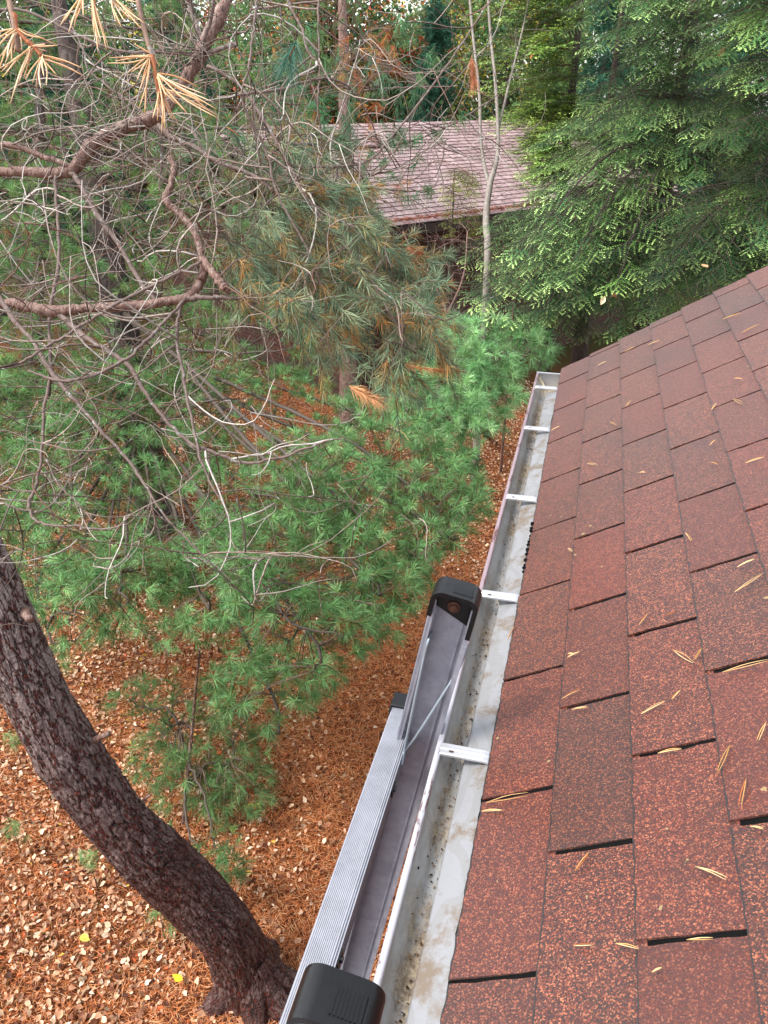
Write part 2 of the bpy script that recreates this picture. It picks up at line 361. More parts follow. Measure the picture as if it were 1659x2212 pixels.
def leaf_mesh(mb, P, size, cols, tilt=.5):
    """small folded dead leaves, 6 vertices each"""
    N = len(P); th = rng.random(N) * 6.283; a = np.stack([np.cos(th), np.sin(th), rng.normal(size=N) * tilt], 1); a = nrm(a)
    nn = np.stack([rng.normal(size=N) * tilt, rng.normal(size=N) * tilt, np.ones(N)], 1); b = nrm(np.cross(nn, a)); nn = np.cross(a, b)
    s = size[:, None]; wd = .26 + .16 * rng.random((N, 1)); curl = rng.normal(size=(N, 1)) * .35; cup = .03 + .28 * rng.random((N, 1)) ** 1.5; sk = rng.normal(size=(N, 1)) * .05
    def pt(u, v): return P + a * s * u + b * s * (v * wd + sk * v * v) + nn * s * (cup * abs(v) + curl * (u * u)) 
    V = np.stack([pt(-.5, 0), pt(-.28, .75), pt(.02, 1.0), pt(.3, .6), pt(.6, 0), pt(.27, -.68), pt(-.02, -1.0), pt(-.3, -.65), pt(.05, 0)], 1)
    V[:, 1:8] += nn[:, None] * s[:, None] * rng.normal(size=(N, 7, 1)) * .06
    i = np.arange(N) * 9
    c9 = np.repeat(cols, 9, 0).reshape(N, 9, 3); c9[:, 8] *= .8; c9 *= rng.uniform(.85, 1.15, (N, 9, 1))
    mb.add(V, [np.stack([i + 8, i, i + 1, i + 2], 1), np.stack([i + 8, i + 2, i + 3, i + 4], 1), np.stack([i + 8, i + 4, i + 5, i + 6], 1), np.stack([i + 8, i + 6, i + 7, i], 1)], c9.reshape(-1, 3))
def pal(hexs, p, N, var=.25):
    c = np.array([lin(h) for h in hexs]); p = list(p)[:len(hexs)] + [1] * (len(hexs) - len(p)); k = rng.choice(len(hexs), N, p=np.array(p) / sum(p)); return c[k] * (1 - var + 2 * var * rng.random((N, 1)))
# leaf litter: thick in the open lawn at left, thinner on the orange needle bed
def litter(x0, x1, y0, y1, dens, keep):
    N = int((x1 - x0) * (y1 - y0) * dens); x = x0 + (x1 - x0) * rng.random(N); y = y0 + (y1 - y0) * rng.random(N)
    k = rng.random(N) < keep(x, y); return x[k], y[k]
def leafy(x, y):   # 1 = leaf carpet (left foreground), low = needle bed
    s = 1 / (1 + np.exp((x + 1.75 + .42 * (y - 3.0)) * 2.6)); s = np.maximum(s, .9 / (1 + np.exp((y - .9 * 0 - 2.1 + (x + 1.2) * -.9) * 4)))
    blot = .5 + .5 * np.sin(x * 3.1 + 1.3 * np.sin(y * 2)) * np.sin(y * 2.7 + x); far = 1 / (1 + np.exp(-(y - 6.6) * 2)) * (x > -3)
    return np.clip(.03 + .75 * s * (.65 + .5 * blot) + .5 * far, 0, 1)
mb = MB()
x, y = litter(-8.5, .4, .6, 12.5, 2300, leafy); N = len(x)
z = gz(x, y) + .008 + .028 * rng.random(N)
LC = ['dfb898', 'cc9a78', 'f0d6ba', 'a8785a', '84523c', '5a3426', 'd4693a', 'd8b04a', 'a88c70']
leaf_mesh(mb, np.stack([x, y, z], 1), (.016 + .028 * rng.random(N) ** 1.8), pal(LC, [20, 22, 9, 18, 14, 10, 2.5, 1, 8], N), .42)
tag(mb.build('leaf_litter', M_LEAF), 'carpet of tan and brown fallen leaves on the ground', 'leaf litter', kind='stuff')
# orange pine needle litter
mb = MB()
x, y = litter(-8, .4, .6, 11.5, 8200, lambda x, y: np.clip(1.12 - .75 * leafy(x, y), .3, 1) * np.clip(1.4 - y / 12, .3, 1)); N = len(x)
th = rng.random(N) * 6.283; L = (.03 + .045 * rng.random(N)); P = np.stack([x, y, gz(x, y) + .004 + .022 * rng.random(N)], 1)
a = np.stack([np.cos(th), np.sin(th), rng.normal(size=N) * .10], 1) * L[:, None]; b = nrm(np.cross(a, np.stack([rng.normal(size=N) * .3, rng.normal(size=N) * .3, np.ones(N)], 1))) * .0010
kn = nrm(rng.normal(size=(N, 3))) * L[:, None] * .07
V = np.stack([P - a / 2 - b, P - a / 2 + b, P + kn + b, P + a / 2, P + kn - b], 1); i = np.arange(N) * 5
mb.add(V, [np.stack([i, i + 1, i + 2, i + 4], 1), np.stack([i + 4, i + 2, i + 3], 1)], np.repeat(pal(['d5854f', 'c27145', 'e2a070', '93543a', 'e2b88c'], [30, 28, 20, 13, 9], N), 5, 0))
tag(mb.build('needle_litter', M_TAN), 'orange bed of dropped pine needles on the ground', 'pine needles', kind='stuff')
# thin grass poking through
mb = MB(); cx = -1.5 - 5 * rng.random(60); cy = 1.6 + 4.5 * rng.random(60)
g = np.repeat(np.stack([cx, cy], 1), 40, 0) + rng.normal(size=(2400, 2)) * .12
b0 = np.stack([g[:, 0], g[:, 1], gz(g[:, 0], g[:, 1])], 1)
needles(mb, b0, np.tile([[0, 0, 1.]], (2400, 1)), .07, .003, 1, (.1, 1.0), 0, pal(['5e6a2c', '7d8438', '8f8a52', '4c5f28'], [3, 3, 2, 2], 2400), seg=2)
tag(mb.build('grass', M_FOL), 'thin green grass blades poking through the fallen leaves', 'grass', kind='stuff')
for (px, py, h, lb) in [(543, 1748, 'e8d24e', 'bright yellow leaf on the needle bed, left of its yellow neighbour'), (556, 1747, 'f0df66', 'bright yellow leaf on the needle bed, right of its yellow neighbour'),
                        (505, 1796, 'b5c44a', 'yellow green leaf on the needle bed below the two yellow ones'), (386, 2117, 'f2bd2e', 'golden yellow leaf on the brown leaves left of the trunk base'),
                        (183, 2032, 'c9bb55', 'dull yellow leaf among brown leaves near the left foreground')]:
    p = atz(px, py, GZ + .05); m_ = MB(); leaf_mesh(m_, p[None] + [[0, 0, .02]], np.array([.06]), np.array([lin(h)]), .15)
    tag(m_.build('fallen_leaf', M_LEAF), lb, 'leaf', 'bright yellow leaves on the ground')

# ================================================================= OWN HOUSE
SL = R(31.74); cs, sn = math.cos(SL), math.sin(SL); E_, TB = .127, .303
YEND, YST, NC = 3.235, -1.9, 30
SMAX = NC * E_
house = empty('house', (0, 0, 0), 'house with red brown shingle roof and open metal gutter in the foreground', 'house')
def rp(s, y, h): return np.stack([s * cs - h * sn, y, s * sn + h * cs], -1)
mb = MB(); tar = MB()
YJ = [.45, .45 + .023, .45 + .021, .45 + .016]
for k in range(NC):
    off = (.5 * TB if k % 2 == 0 else 0) + YJ[min(k, 3)] + (0 if k < 4 else .006 * math.sin(k * 2.1))
    j0 = math.floor((YST - off) / TB) - 1
    yend_k = YEND + .1 * k * E_ * cs
    for j in range(j0, j0 + 22):
        slot = .0030 + .0034 * random.random()
        y0, y1 = off + j * TB + slot, off + (j + 1) * TB - slot
        y0, y1 = max(y0, YST), min(y1, yend_k)
        if y1 - y0 < .01: continue
        nu, nv = max(2, int((y1 - y0) / .011)), 7
        u = np.linspace(0, 1, nu + 1); v = np.linspace(0, 1, nv + 1)
        U, Vv = np.meshgrid(u, v, indexing='ij')
        yy = y0 + (y1 - y0) * U; ss = k * E_ + (E_ + .012) * Vv
        edge = rng.normal(size=nu + 1) * .0007 + .0009 * math.sin(j * 3.3 + k) * (u - .5)
        if k == 0: edge += rng.normal(size=nu + 1) * .0006
        ss[:, 0] += edge
        sj = rng.normal(size=nv + 1) * .0004
        yy[0, :] += sj; yy[-1, :] += rng.normal(size=nv + 1) * .0010
        hh = .0062 - .0044 * Vv + .0003 * np.sin(U * 4 + j) + .0008 * math.sin(j * 7.1 + k * 3) * (1 - Vv)
        Pt = rp(ss, yy, hh); Pb = rp(ss, yy, hh - .0034)
        c = np.array([random.random() * .8, random.random() ** 2 * .55, 0])
        if k == 1 and .75 < (y0 + y1) / 2 < 1.1: c = np.array([.15, .8, 0])
        m1 = (nu + 1) * (nv + 1); idx = np.arange(m1).reshape(nu + 1, nv + 1)
        f = [np.stack([idx[:-1, :-1], idx[1:, :-1], idx[1:, 1:], idx[:-1, 1:]], -1).reshape(-1, 4)[:, ::-1]]
        ring = [(idx[:, 0][:-1], idx[:, 0][1:]), (idx[-1, :][:-1], idx[-1, :][1:]), (idx[0, :][1:], idx[0, :][:-1])]
        for a, b in ring: f.append(np.stack([a, b, b + m1, a + m1], -1))
        f = [q if len(q) else q for q in f]
        mb.add(np.vstack([Pt.reshape(-1, 3), Pb.reshape(-1, 3)]), f, c)
        e_in = np.clip(.0018 + rng.normal(size=nu + 1) * .0007, .0004, .004); h0 = hh[:, 0]
        A3 = np.vstack([rp(ss[:, 0] + e_in, yy[:, 0], h0 + .00022), rp(ss[:, 0] - .0002, yy[:, 0], h0 + .00022), rp(ss[:, 0] - .0002, yy[:, 0], h0 - .0045)]); q_ = np.arange(nu); n1_ = nu + 1
        mb.add(A3, [np.stack([q_, q_ + 1, q_ + 1 + n1_, q_ + n1_], 1), np.stack([q_ + n1_, q_ + n1_ + 1, q_ + 1 + 2 * n1_, q_ + 2 * n1_], 1)], (c[0], c[1], 1.0))
roof = mb.build('roof', M_SHING, house)
# tarred underlay that shows black in the slots, deck and trim
ul = MB()
ul.add(rp(np.array([.001, SMAX, SMAX, .001]), np.array([YST, YST, YEND + .32, YEND]), np.full(4, .0012)), np.array([[0, 3, 2, 1]]))
nn_ = 300; yb = np.linspace(YST, YEND - .002, nn_); s_ = -.0048 + rng.normal(size=nn_) * .0011
top = rp(s_, yb, np.full(nn_, -.0005)); bot = rp(s_ + .001, yb, np.full(nn_, -.0045)); bk = rp(np.full(nn_, .006), yb, np.full(nn_, .0035)); q = np.arange(nn_ - 1)
ul.add(np.vstack([top, bot, bk]), [np.stack([q, q + 1, q + 1 + nn_, q + nn_], 1), np.stack([q, q + 1, q + 1 + 2 * nn_, q + 2 * nn_], 1)])
for k in range(26):    # blobs of roofing tar squeezed out near the middle strap
    yb_ = 1.62 + .26 * k / 26 + random.uniform(-.01, .01); r_ = random.uniform(.002, .0055)
    tubes(ul, [[[-.002, yb_ - r_, .004], [-.004, yb_, .006], [-.002, yb_ + r_, .003]]], [[r_ * .5, r_, r_ * .4]], 6)
ul.build('underlay', M_TAR, roof)
dk = MB()
dk.add(np.vstack([rp(np.array([.004, SMAX, SMAX, .004]), np.array([YST, YST, YEND + .31, YEND - .01]), np.full(4, -.006)),
                  rp(np.array([.004, SMAX, SMAX, .004]), np.array([YST, YST, YEND + .31, YEND - .01]), np.full(4, -.16))]), CUBE_F)
rx, rz = SMAX * cs, SMAX * sn    # far slope
dk.add([(rx, YST, rz), (2 * rx, YST, 0), (2 * rx, YEND + .3, 0), (rx, YEND + .3, rz), (rx, YST, rz - .16), (2 * rx, YST, -.16), (2 * rx, YEND + .3, -.16), (rx, YEND + .3, rz - .16)], CUBE_F)
dk.build('roof_deck', M_TRIM, roof)
wl_ = MB(); box(wl_, (.35, YST, GZ - .3), (2 * rx - .35, YEND - .25, -.02))
wl_.add([(.35, YEND - .25, -.02), (2 * rx - .35, YEND - .25, -.02), (rx, YEND - .25, rz - .25), (.35, YST, -.02), (2 * rx - .35, YST, -.02), (rx, YST, rz - .25)], [np.array([[0, 1, 2]]), np.array([[3, 5, 4]]), np.array([[0, 2, 5, 3]]), np.array([[1, 4, 5, 2]])])
wl_.build('wall', M_BRICK, house)
sf = MB(); box(sf, (.012, YST, -.17), (.349, YEND - .02, -.155)); box(sf, (.004, YST, -.155), (.012, YEND - .02, -.012)); sf.build('soffit', M_TRIM, house)
# gutter
G0, G1 = -1.9, 3.165
gut = MB()
prof = [(-.090, -.002), (-.0905, -.010), (-.0905, -.020), (-.085, -.028), (-.078, -.035), (-.073, -.043), (-.068, -.050), (-.056, -.053), (-.02, -.054), (-.0005, -.053), (.0015, -.04), (.0015, -.015)]
dirt = [0, .0, .1, .25, .45, .8, 1, 1, 1, 1, 0, 0]
def gj(v): v[:, :, 0] += .0006 * np.sin(v[:, :, 1] * 7); return v
NYG = 60; cdir = np.tile(np.array([(d, 0, 0) for d in dirt]), (NYG + 1, 1)); extrude(gut, prof, G0, G1, NYG, gj, c=cdir)
gutter = gut.build('gutter', M_GUT, house, smooth=True)
lip = MB()
extrude(lip, [(-.0885, -.009), (-.0875, -.001), (-.0890, .0022), (-.0925, .003), (-.0975, .0022), (-.0990, -.001), (-.0985, -.006)], G0, G1, 40)
lip.build('rolled_lip', M_LIP, gutter, smooth=True)
face = MB(); extrude(face, [(-.0992, -.002), (-.1005, -.03), (-.095, -.043), (-.084, -.056), (-.079, -.07), (-.072, -.083), (-.02, -.0855), (.0, -.085)], G0, G1, 10)
face.build('painted_face', M_TRIM, gutter, smooth=True)
fl = MB()
def fj(v):
    w = .0006 * np.sin(v[:, :, 1] * 9) + .0002 * np.sin(v[:, :, 1] * 31); v[:, :, 2] += w * .5; v[:, :2, 0] += w[:, :2]; return v
extrude(fl, [(-.0455, -.0250), (-.0475, -.0215), (-.0455, -.0180), (-.0420, -.0175), (-.02, -.0095), (.004, -.0015)], G0, G1 - .19, 90, fj)
fl.build('drip_edge', M_FLASH, gutter, smooth=True)
ec = MB(); box(ec, (-.0975, G1, -.083), (.0, G1 + .002, .001)); box(ec, (-.0985, G1 - .010, .0032), (.0, G1 + .003, .0055)); ec.build('end_cap', M_STRAP, gutter)
sealant = MB(); tubes(sealant, [[(-.088, G1 - .004, -.010), (-.084, G1 - .006, -.025), (-.072, G1 - .012, -.040), (-.062, G1 - .03, -.049), (-.05, G1 - .05, -.051)]], [[.005, .008, .009, .008, .003]], 6)
sealant.build('sealant', m_simple('yellowed_sealant', 'cfc3a0', .5), gutter, smooth=True)
for yc in (-.5, -.0, 1.005, 1.505, 2.012, 2.55, 2.985):
    h = MB(); hw = .0135; z0, z1 = .0045, .0085
    # folded strap: flat top, turned-down sides, raised bead, oval hole rim
    prof2 = [(yc - hw, -.004), (yc - hw, .0), (yc - hw + .002, .0018), (yc - .003, .0018), (yc - .001, .0032), (yc + .002, .0032), (yc + .004, .0018), (yc + hw - .002, .0018), (yc + hw, .0), (yc + hw, -.004)]
    xs_ = np.array([-.0895, -.087, -.012, -.0015]); zz = np.array([.002, .0030, .0035, .0010])
    V = np.array([[(x_, p[0], z_ + p[1]) for p in prof2] for x_, z_ in zip(xs_, zz)])
    n_ = len(prof2); i, j = np.meshgrid(np.arange(3), np.arange(n_ - 1), indexing='ij'); i, j = i.ravel(), j.ravel()
    h.add(V, np.stack([i * n_ + j, i * n_ + j + 1, (i + 1) * n_ + j + 1, (i + 1) * n_ + j], 1))
    hg = h.build('hanger_strap', M_STRAP, gutter)
    th = np.linspace(0, 2 * math.pi, 14)[:-1]; s2 = MB()
    s2.add(np.stack([-.070 + .0048 * np.cos(th), yc - .006 + .0026 * np.sin(th), .0057 + 0 * th], 1), np.arange(13)[None]); 
    s2.build('strap_slot', M_DARK, gutter)

# ================================================================= LADDER
lad = empty('ladder', (-.70, .73, GZ), 'aluminium ladder with black rubber rail caps leaning on the gutter', 'ladder')
LEAN = R(10); dn = np.array([-math.sin(LEAN), 0, -math.cos(LEAN)]); xr = np.array([math.cos(LEAN), 0, -math.sin(LEAN)]); yv = np.array([0, 1., 0])
def rail(top, inner):
    m = MB(); L = 3.52; w = .076; t_ = .003; d = .028 * inner
    o = top + dn * .012 - xr * w / 2
    obox(m, o + yv * (0 if inner < 0 else -t_), xr * w, yv * t_, dn * L)          # web
    for q in (0, w - t_): obox(m, o + xr * q + yv * (-t_ if inner < 0 else 0), xr * t_, yv * d, dn * L)
    for q in (t_, w - t_ - .006): obox(m, o + xr * q + yv * (d + (-.002 if inner < 0 else 0)), xr * .006, yv * .002, dn * L)
    for q in (.014, w - .02): obox(m, o + xr * q + yv * (-.0015 if inner < 0 else t_ * 0), xr * .005, yv * .0015 * (-1 if inner < 0 else 1), dn * L)
    return m.build('rail', M_RAIL, lad)
TOPF, TOPN = np.array([-.082, 1.068, .30]), np.array([-.0745, .395, .302])
rail(TOPF, -1); rail(TOPN, -1)
def cap(top):
    """rounded rubber boot: an arch over the rail end with two arms down its flanges"""
    m = MB(); hw, th_, rad = .0400, .0085, .020
    def arch(o, k=22):
        w_ = hw - o; r_ = max(rad - o, .004); p = [(-w_, -.078 if o == 0 else -.078)]
        p += [(-w_ + r_ - r_ * math.cos(a), -r_ * (1 - math.sin(a)) - o * 0 + (-o)) for a in np.linspace(0, math.pi / 2, k)]
        p += [(w_ - r_ + r_ * math.sin(a), -r_ * (1 - math.cos(a)) - o) for a in np.linspace(0, math.pi / 2, k)]
        p += [(w_, -.078)]
        return np.array(p)
    oo, ii = arch(0), arch(th_); oo[0, 1] = -.052; ii[0, 1] = -.052
    def P(p, y): return top + xr[None] * p[:, :1] + (-dn)[None] * (p[:, 1:] + .012) + yv[None] * y
    y0, y1, y2 = -.040, .010, -.004
    n_ = len(oo); V = np.vstack([P(oo * [.985, 1], y0), P(oo, y0 + .004), P(oo, y1 - .004), P(oo * [.98, 1], y1), P(ii, y0), P(ii, y2)])
    def quad(a, b): q = np.arange(n_ - 1); return np.stack([a * n_ + q, a * n_ + q + 1, b * n_ + q + 1, b * n_ + q], 1)
    f = [quad(0, 1), quad(1, 2), quad(2, 3), quad(4, 0), quad(5, 4)[:, ::-1]]
    f.append((3 * n_ + np.arange(n_))[None]); f.append((5 * n_ + np.arange(n_))[None])
    for e in (0, n_ - 1): f.append(np.array([[0 * n_ + e, 4 * n_ + e, 5 * n_ + e, 2 * n_ + e]]))
    m.add(V, f)
    for q in range(9):   # grip ridges
        xq = -.006 + q * .0038; z_ = top + xr * xq + (-dn) * (.0122)
        obox(m, z_ + yv * (-.030), xr * .0018, yv * .026, -dn * .0012)
    r_ = m.build('rail_cap', M_RUB, lad); return r_
for tp in (TOPF, TOPN):
    c_ = cap(tp)
    b = MB(); cc = tp + dn * .034 + yv * -.0045
    for rr_, hh_, k_ in ((.0115, .002, 20), (.0085, .0075, 6), (.004, .010, 10)):
        tubes(b, [[cc, cc - yv * hh_]], [[rr_, rr_ * .9]], k_)
    b.build('bolt', M_RUST, c_)
# ribbed step bar outside the rails with its black end plug
sb = MB(); X0, X1, ZB, YA, YB = -.2065, -.1605, -.03, -.6, 1.118
box(sb, (X0, YA, ZB - .024), (X1, YB, ZB))
for q in range(13):
    x_ = X0 + .0015 + q * .0028; box(sb, (x_, YA, ZB), (x_ + .0015, YB, ZB + .0011))
box(sb, (X1 - .007, YA, ZB - .004), (X1 - .0055, YB, ZB + .0022)); box(sb, (X1 - .0035, YA, ZB - .004), (X1 - .002, YB, ZB + .0030))
box(sb, (X1, YA, ZB - .032), (X1 + .0016, YB - .02, ZB + .001))
sb.build('step_bar', M_STEP, lad)
pl = MB(); box(pl, (X0 - .004, YB - .012, ZB - .055), (X0 + .0, YB + .03, ZB + .004)); box(pl, (X0 - .004, YB + .0005, ZB - .028), (X1 + .004, YB + .040, ZB + .006)); box(pl, (X0 + .03, YB + .01, ZB + .006), (X1 + .002, YB + .04, ZB + .016))
plo = pl.build('bar_plug', M_RUB, lad); bv = plo.modifiers.new('b', 'BEVEL'); bv.width = .003; bv.segments = 2
for q in (.28, .62, .93):
    b = MB(); tubes(b, [[(X1 + .0016, q, ZB - .008), (X1 + .0075, q, ZB - .008)]], [[.005, .0045]], 8); box(b, (X1 + .0016, q - .012, ZB - .016), (X1 + .004, q + .012, ZB - .001)); b.build('rivet', M_RUB, lad)
# two bent zinc brace rods that meet under the bar
def onrail(px, py, yoff=-.031):   # point of the rail plane y = const
    q = ray(px, py); yv_ = TOPF[1] + yoff; return CAM + q * ((yv_ - CAM[1]) / q[1])
meet = np.array([X1 + .004, 1.000, ZB + .002])
A1, A2 = onrail(925, 1385), onrail(1004, 1412, -.006)
for A, mids in ((A1, [A1 + dn * .03 + yv * -.004]), (A2, [A2 + dn * .032 - xr * .004 + yv * -.012])):
    pts = [A + yv * .02 - dn * .004, A, *mids, mids[-1] * .8 + meet * .2 + yv * -.004, mids[-1] * .25 + meet * .75 + yv * -.004, meet + yv * .01, meet + yv * -.012 + np.array([0, 0, -.012])]
    b = MB(); tubes(b, [smoothline(pts, 22)], [[.0026] * 22], 8); b.build('brace_rod', M_ROD, lad, smooth=True)
for q in range(3, 10):   # lower rungs down to the ground
    c0 = TOPF + dn * (.33 + q * .3) + yv * -.003; c1 = TOPN + dn * (.33 + q * .3)
    if c0[2] < GZ + .1: break
    b = MB(); tubes(b, [[c0, c1]], [[.016, .016]], 10); b.build('rung', M_STEP, lad)

# ================================================================= LOOSE NEEDLES ON THE ROOF
def rplane(px, py, h=.012):
    q = ray(px, py); nr = np.array([-sn, 0, cs]); return CAM + q * ((h - CAM @ nr) / (q @ nr))
NEED = [(1273, 1841, 1244, 1881), (1172 + 68, 2043, 1281, 2040), (1330, 2038, 1380, 2050), (1503, 1872, 1570, 1897), (1385, 1542, 1437, 1514), (1212, 1510, 1252, 1489), (1235, 1533, 1268, 1527),
        (1577, 1609, 1550, 1668), (1612, 1681, 1596, 1740), (1655, 1560, 1638, 1600), (1455, 1404, 1497, 1432), (1225, 1420, 1252, 1408), (1226, 1412, 1240, 1413), (1421, 1627, 1472, 1617), (1483, 2030, 1540, 2028),
        (1586, 1279, 1648, 1238), (1560, 1452, 1659, 1425), (1050, 1734, 1140, 1715), (1380, 1350, 1400, 1325), (1537, 885, 1548, 870), (1583, 862, 1605, 872), (1610, 1000, 1650, 987), (1533, 962, 1545, 950),
        (1480, 1150, 1495, 1168), (1535, 998, 1552, 1003), (1352, 878, 1362, 865), (1380, 1021, 1394, 1020), (1268, 1001, 1290, 1004), (1190, 930, 1210, 920), (1317, 911, 1330, 919), (1584, 817, 1604, 819),
        (1592, 1225, 1630, 1207), (1226, 1184, 1236, 1192), (1096, 1382, 1112, 1352), (1085, 1750, 1040, 1752), (1620, 1785, 1650, 1790), (1437, 1330, 1460, 1322), (1516, 1400, 1500, 1425), (1350, 760, 1372, 748), (1400, 745, 1425, 735),
        (1600, 720, 1640, 700), (1560, 690, 1600, 676), (1290, 790, 1310, 780), (1408, 2100, 1430, 2090), (1470, 1490, 1450, 1510)]
for k, (xa, ya, xb, yb2) in enumerate(NEED):
    a, b = rplane(xa, ya), rplane(xb, yb2); d = b - a; L = np.linalg.norm(d); m = MB()
    sd_ = nrm(np.cross(d, np.array([-sn, 0, cs])))
    for s_ in (1, -1):
        mid = (a + b) / 2 + sd_ * L * random.uniform(.02, .07) * s_ + np.array([0, 0, .0015]); e = b + sd_ * L * s_ * random.uniform(0, .07)
        tubes(m, [smoothline([a, mid, e], 6)], [np.array([.0005, .0007, .0008, .0007, .0006, .0003])], 4, c=pal(['d8b07a', 'cc9c62', 'e4c490', 'a8643c'], [4, 3, 4, 1.5], 1))
    tag(m.build('pine_needle', M_TAN), 'dry tan pine needle pair lying loose on the red shingles', 'pine needle', 'loose dry needles on the shingle roof')
# small debris in gutter: one stuff object
mb = MB(); N = 900; y_ = rng.uniform(-.3, 3.1, N); x_ = -.068 + rng.normal(size=N) * .006 + rng.random(N) * .02; z_ = np.interp(x_, [-.09, -.076, -.071, -.066, -.052, -.02], [-.02, -.037, -.046, -.050, -.053, -.054]) + .002
leaf_mesh(mb, np.stack([x_, y_, z_], 1), .002 + .004 * rng.random(N) ** 2, pal(['3a2a1e', '6a4a30', '8a6a48'], [3, 2, 1], N), .4)
tag(mb.build('gutter_debris', M_LEAF), 'dark grit and crumbs lying in the gutter trough', 'debris', kind='stuff')
# ================================================================= LEANING SCOTS PINE (tree with the bare twigs)
def trunk_mesh(mb, rows, k=56, m=170, knots=(), amp=1.0, flare=0, rough=0.0):
    """rows of (x,y,z,r); the attribute carries bark coordinates: along, around"""
    q = smoothline(rows, m); P = q[:, :3]; r = q[:, 3]
    T = nrm(np.gradient(P, axis=0)); u = nrm(np.cross(T, [0.3, 1, .1])); 
    for a in range(1, m): u[a] = nrm(u[a - 1] - T[a] * (u[a - 1] @ T[a]))
    w = np.cross(T, u); th = np.arange(k) * 2 * math.pi / k
    L = np.concatenate([[0], np.cumsum(np.linalg.norm(np.diff(P, axis=0), axis=1))])
    rr = r[:, None] * np.ones((m, k))
    for i in range(1, 7):
        ph, ph2 = rng.random(2) * 6.28; rr *= 1 + amp * .035 / i * np.sin(i * th[None] + ph + L[:, None] * rng.normal() * 2) * np.cos(L[:, None] * i * 1.7 + ph2)
    rr += rng.normal(size=(m, k)) * .0022 * amp
    if flare:
        for i in range(5): rr += flare * np.exp(-L[:, None] / .24) * np.clip(np.cos(th[None] * 1 - i * 1.26), 0, 1) ** 5 * (.6 + .5 * rng.random())
    if rough:
        g = np.stack([np.repeat(L[:, None], k, 1), r[:, None] * np.cos(th)[None], r[:, None] * np.sin(th)[None]], -1)
        wv = vnoise(g * [9, 14, 14] + 5)[..., None] - .5
        n1 = 1 - np.abs(vnoise((g + wv * .03) * [13, 42, 42]) * 2 - 1) ; n2 = vnoise(g * [60, 110, 110] + 9); n3 = vnoise((g + wv * .02) * [26, 80, 80])
        rr += rough * (-(n1 ** 4) * 1.1 + .35 * n2 + .6 * n3)
    for (lk, tk, hk, wk) in knots: rr += hk * np.exp(-(((L[:, None] - lk) / wk) ** 2) - ((np.angle(np.exp(1j * (th[None] - tk)))) * r[:, None] / wk) ** 2)
    V = P[:, None] + rr[..., None] * (u[:, None] * np.cos(th)[:, None] + w[:, None] * np.sin(th)[:, None])
    col = np.stack([np.repeat(L[:, None], k, 1), r[:, None] * np.cos(th)[None] * 1.0 + 0 * L[:, None], r[:, None] * np.sin(th)[None] + 0 * L[:, None]], -1)
    i, j = np.meshgrid(np.arange(m - 1), np.arange(k), indexing='ij'); i, j = i.ravel(), j.ravel(); j2 = (j + 1) % k
    mb.add(V, np.stack([i * k + j, i * k + j2, (i + 1) * k + j2, (i + 1) * k + j], 1), col.reshape(-1, 3))
    return P, L
def pxr(rows):   # rows (px, py, depth, width in px) -> (x,y,z,r)
    return np.array([(*at(x, y, d), w / 2 / F * d) for x, y, d, w in rows])
base = atz(548, 2135, GZ - .02); bd = (base - CAM) @ FW
pine = empty('scots_pine', base, 'leaning pine with reddish bark, bare twigs and thin blue green needles at left', 'tree')
rows = np.vstack([[*(base + [0, .0, -.12]), .175], pxr([(543, 2118, bd - .02, 118), (490, 2015, bd - .18, 114), (424, 1940, bd - .28, 128), (340, 1860, bd - .40, 130), (258, 1780, bd - .52, 124), (160, 1650, bd - .64, 130), (82, 1515, bd - .76, 128), (24, 1400, bd - .85, 136), (-40, 1250, bd - .95, 138), (-150, 1000, bd - 1.05, 129), (-230, 650, bd - 1.1, 116), (-260, 250, bd - 1.15, 101), (-270, -200, bd - 1.2, 87)])])
mb = MB(); trunk_mesh(mb, rows, k=190, m=620, rough=.0085, knots=[(1.9, t_, .012, .05) for t_ in (0, 1.2, 2.4, 3.6, 4.8)] + [(1.25, t_, .010, .04) for t_ in (.5, 1.7, 2.9, 4.1, 5.3)], flare=.11)
for ang_, ln_ in ((.2, .34), (1.5, .26), (2.7, .3), (3.9, .28), (5.2, .3), (-.45, .40)):
    o_ = np.array([math.cos(ang_), math.sin(ang_), 0]); g0 = base + o_ * .03
    trunk_mesh(mb, np.array([[*(g0 + [0, 0, .26]), .07], [*(g0 + o_ * .10 + [0, 0, .10]), .075], [*(g0 + o_ * ln_ * .75 + [0, 0, .015]), .055], [*(g0 + o_ * ln_ * 1.25 + [0, 0, -.06]), .025]]), k=48, m=70, rough=.007)
mb.build('trunk', M_TRUNK, pine, smooth=True)
# cut branch stubs on the trunk
for (px, py, d, dx, dy, w_) in [(60, 1332, bd - .98, 14, 18, 17), (222, 1590, bd - .75, 26, -14, 12), (318, 1722, bd - .60, 12, -10, 6)]:
    b = MB(); tubes(b, [[at(px - dx * .6, py - dy * .6, d + .04), at(px, py, d), at(px + dx * .5, py + dy * .4, d - .02)]], [[w_ / F * d * .7, w_ / F * d * .55, w_ / F * d * .5]], 10, rough=.06)
    b.build('branch_stub', M_LIMB, pine)
LIMBS = []   # (rows Nx4 world)
def limb(rows, name='branch', mat=None, k=9, m=None):
    q = smoothline(pxr(rows), m or max(12, len(rows) * 6)); q[:, 3] *= .88 * (1 + .10 * np.interp(np.arange(len(q)), np.arange(0, len(q) + 4, 4), rng.normal(size=len(np.arange(0, len(q) + 4, 4))))); q[:, :3] += rng.normal(size=(len(q), 3)) * .0016
    b = MB(); tubes(b, [q[:, :3]], [q[:, 3]], k, c=lin('73615a'), rough=.05); LIMBS.append(q)
    return b.build(name, mat or M_TWIG, pine, smooth=True)
TR = (-262, 470, bd - 1.12)
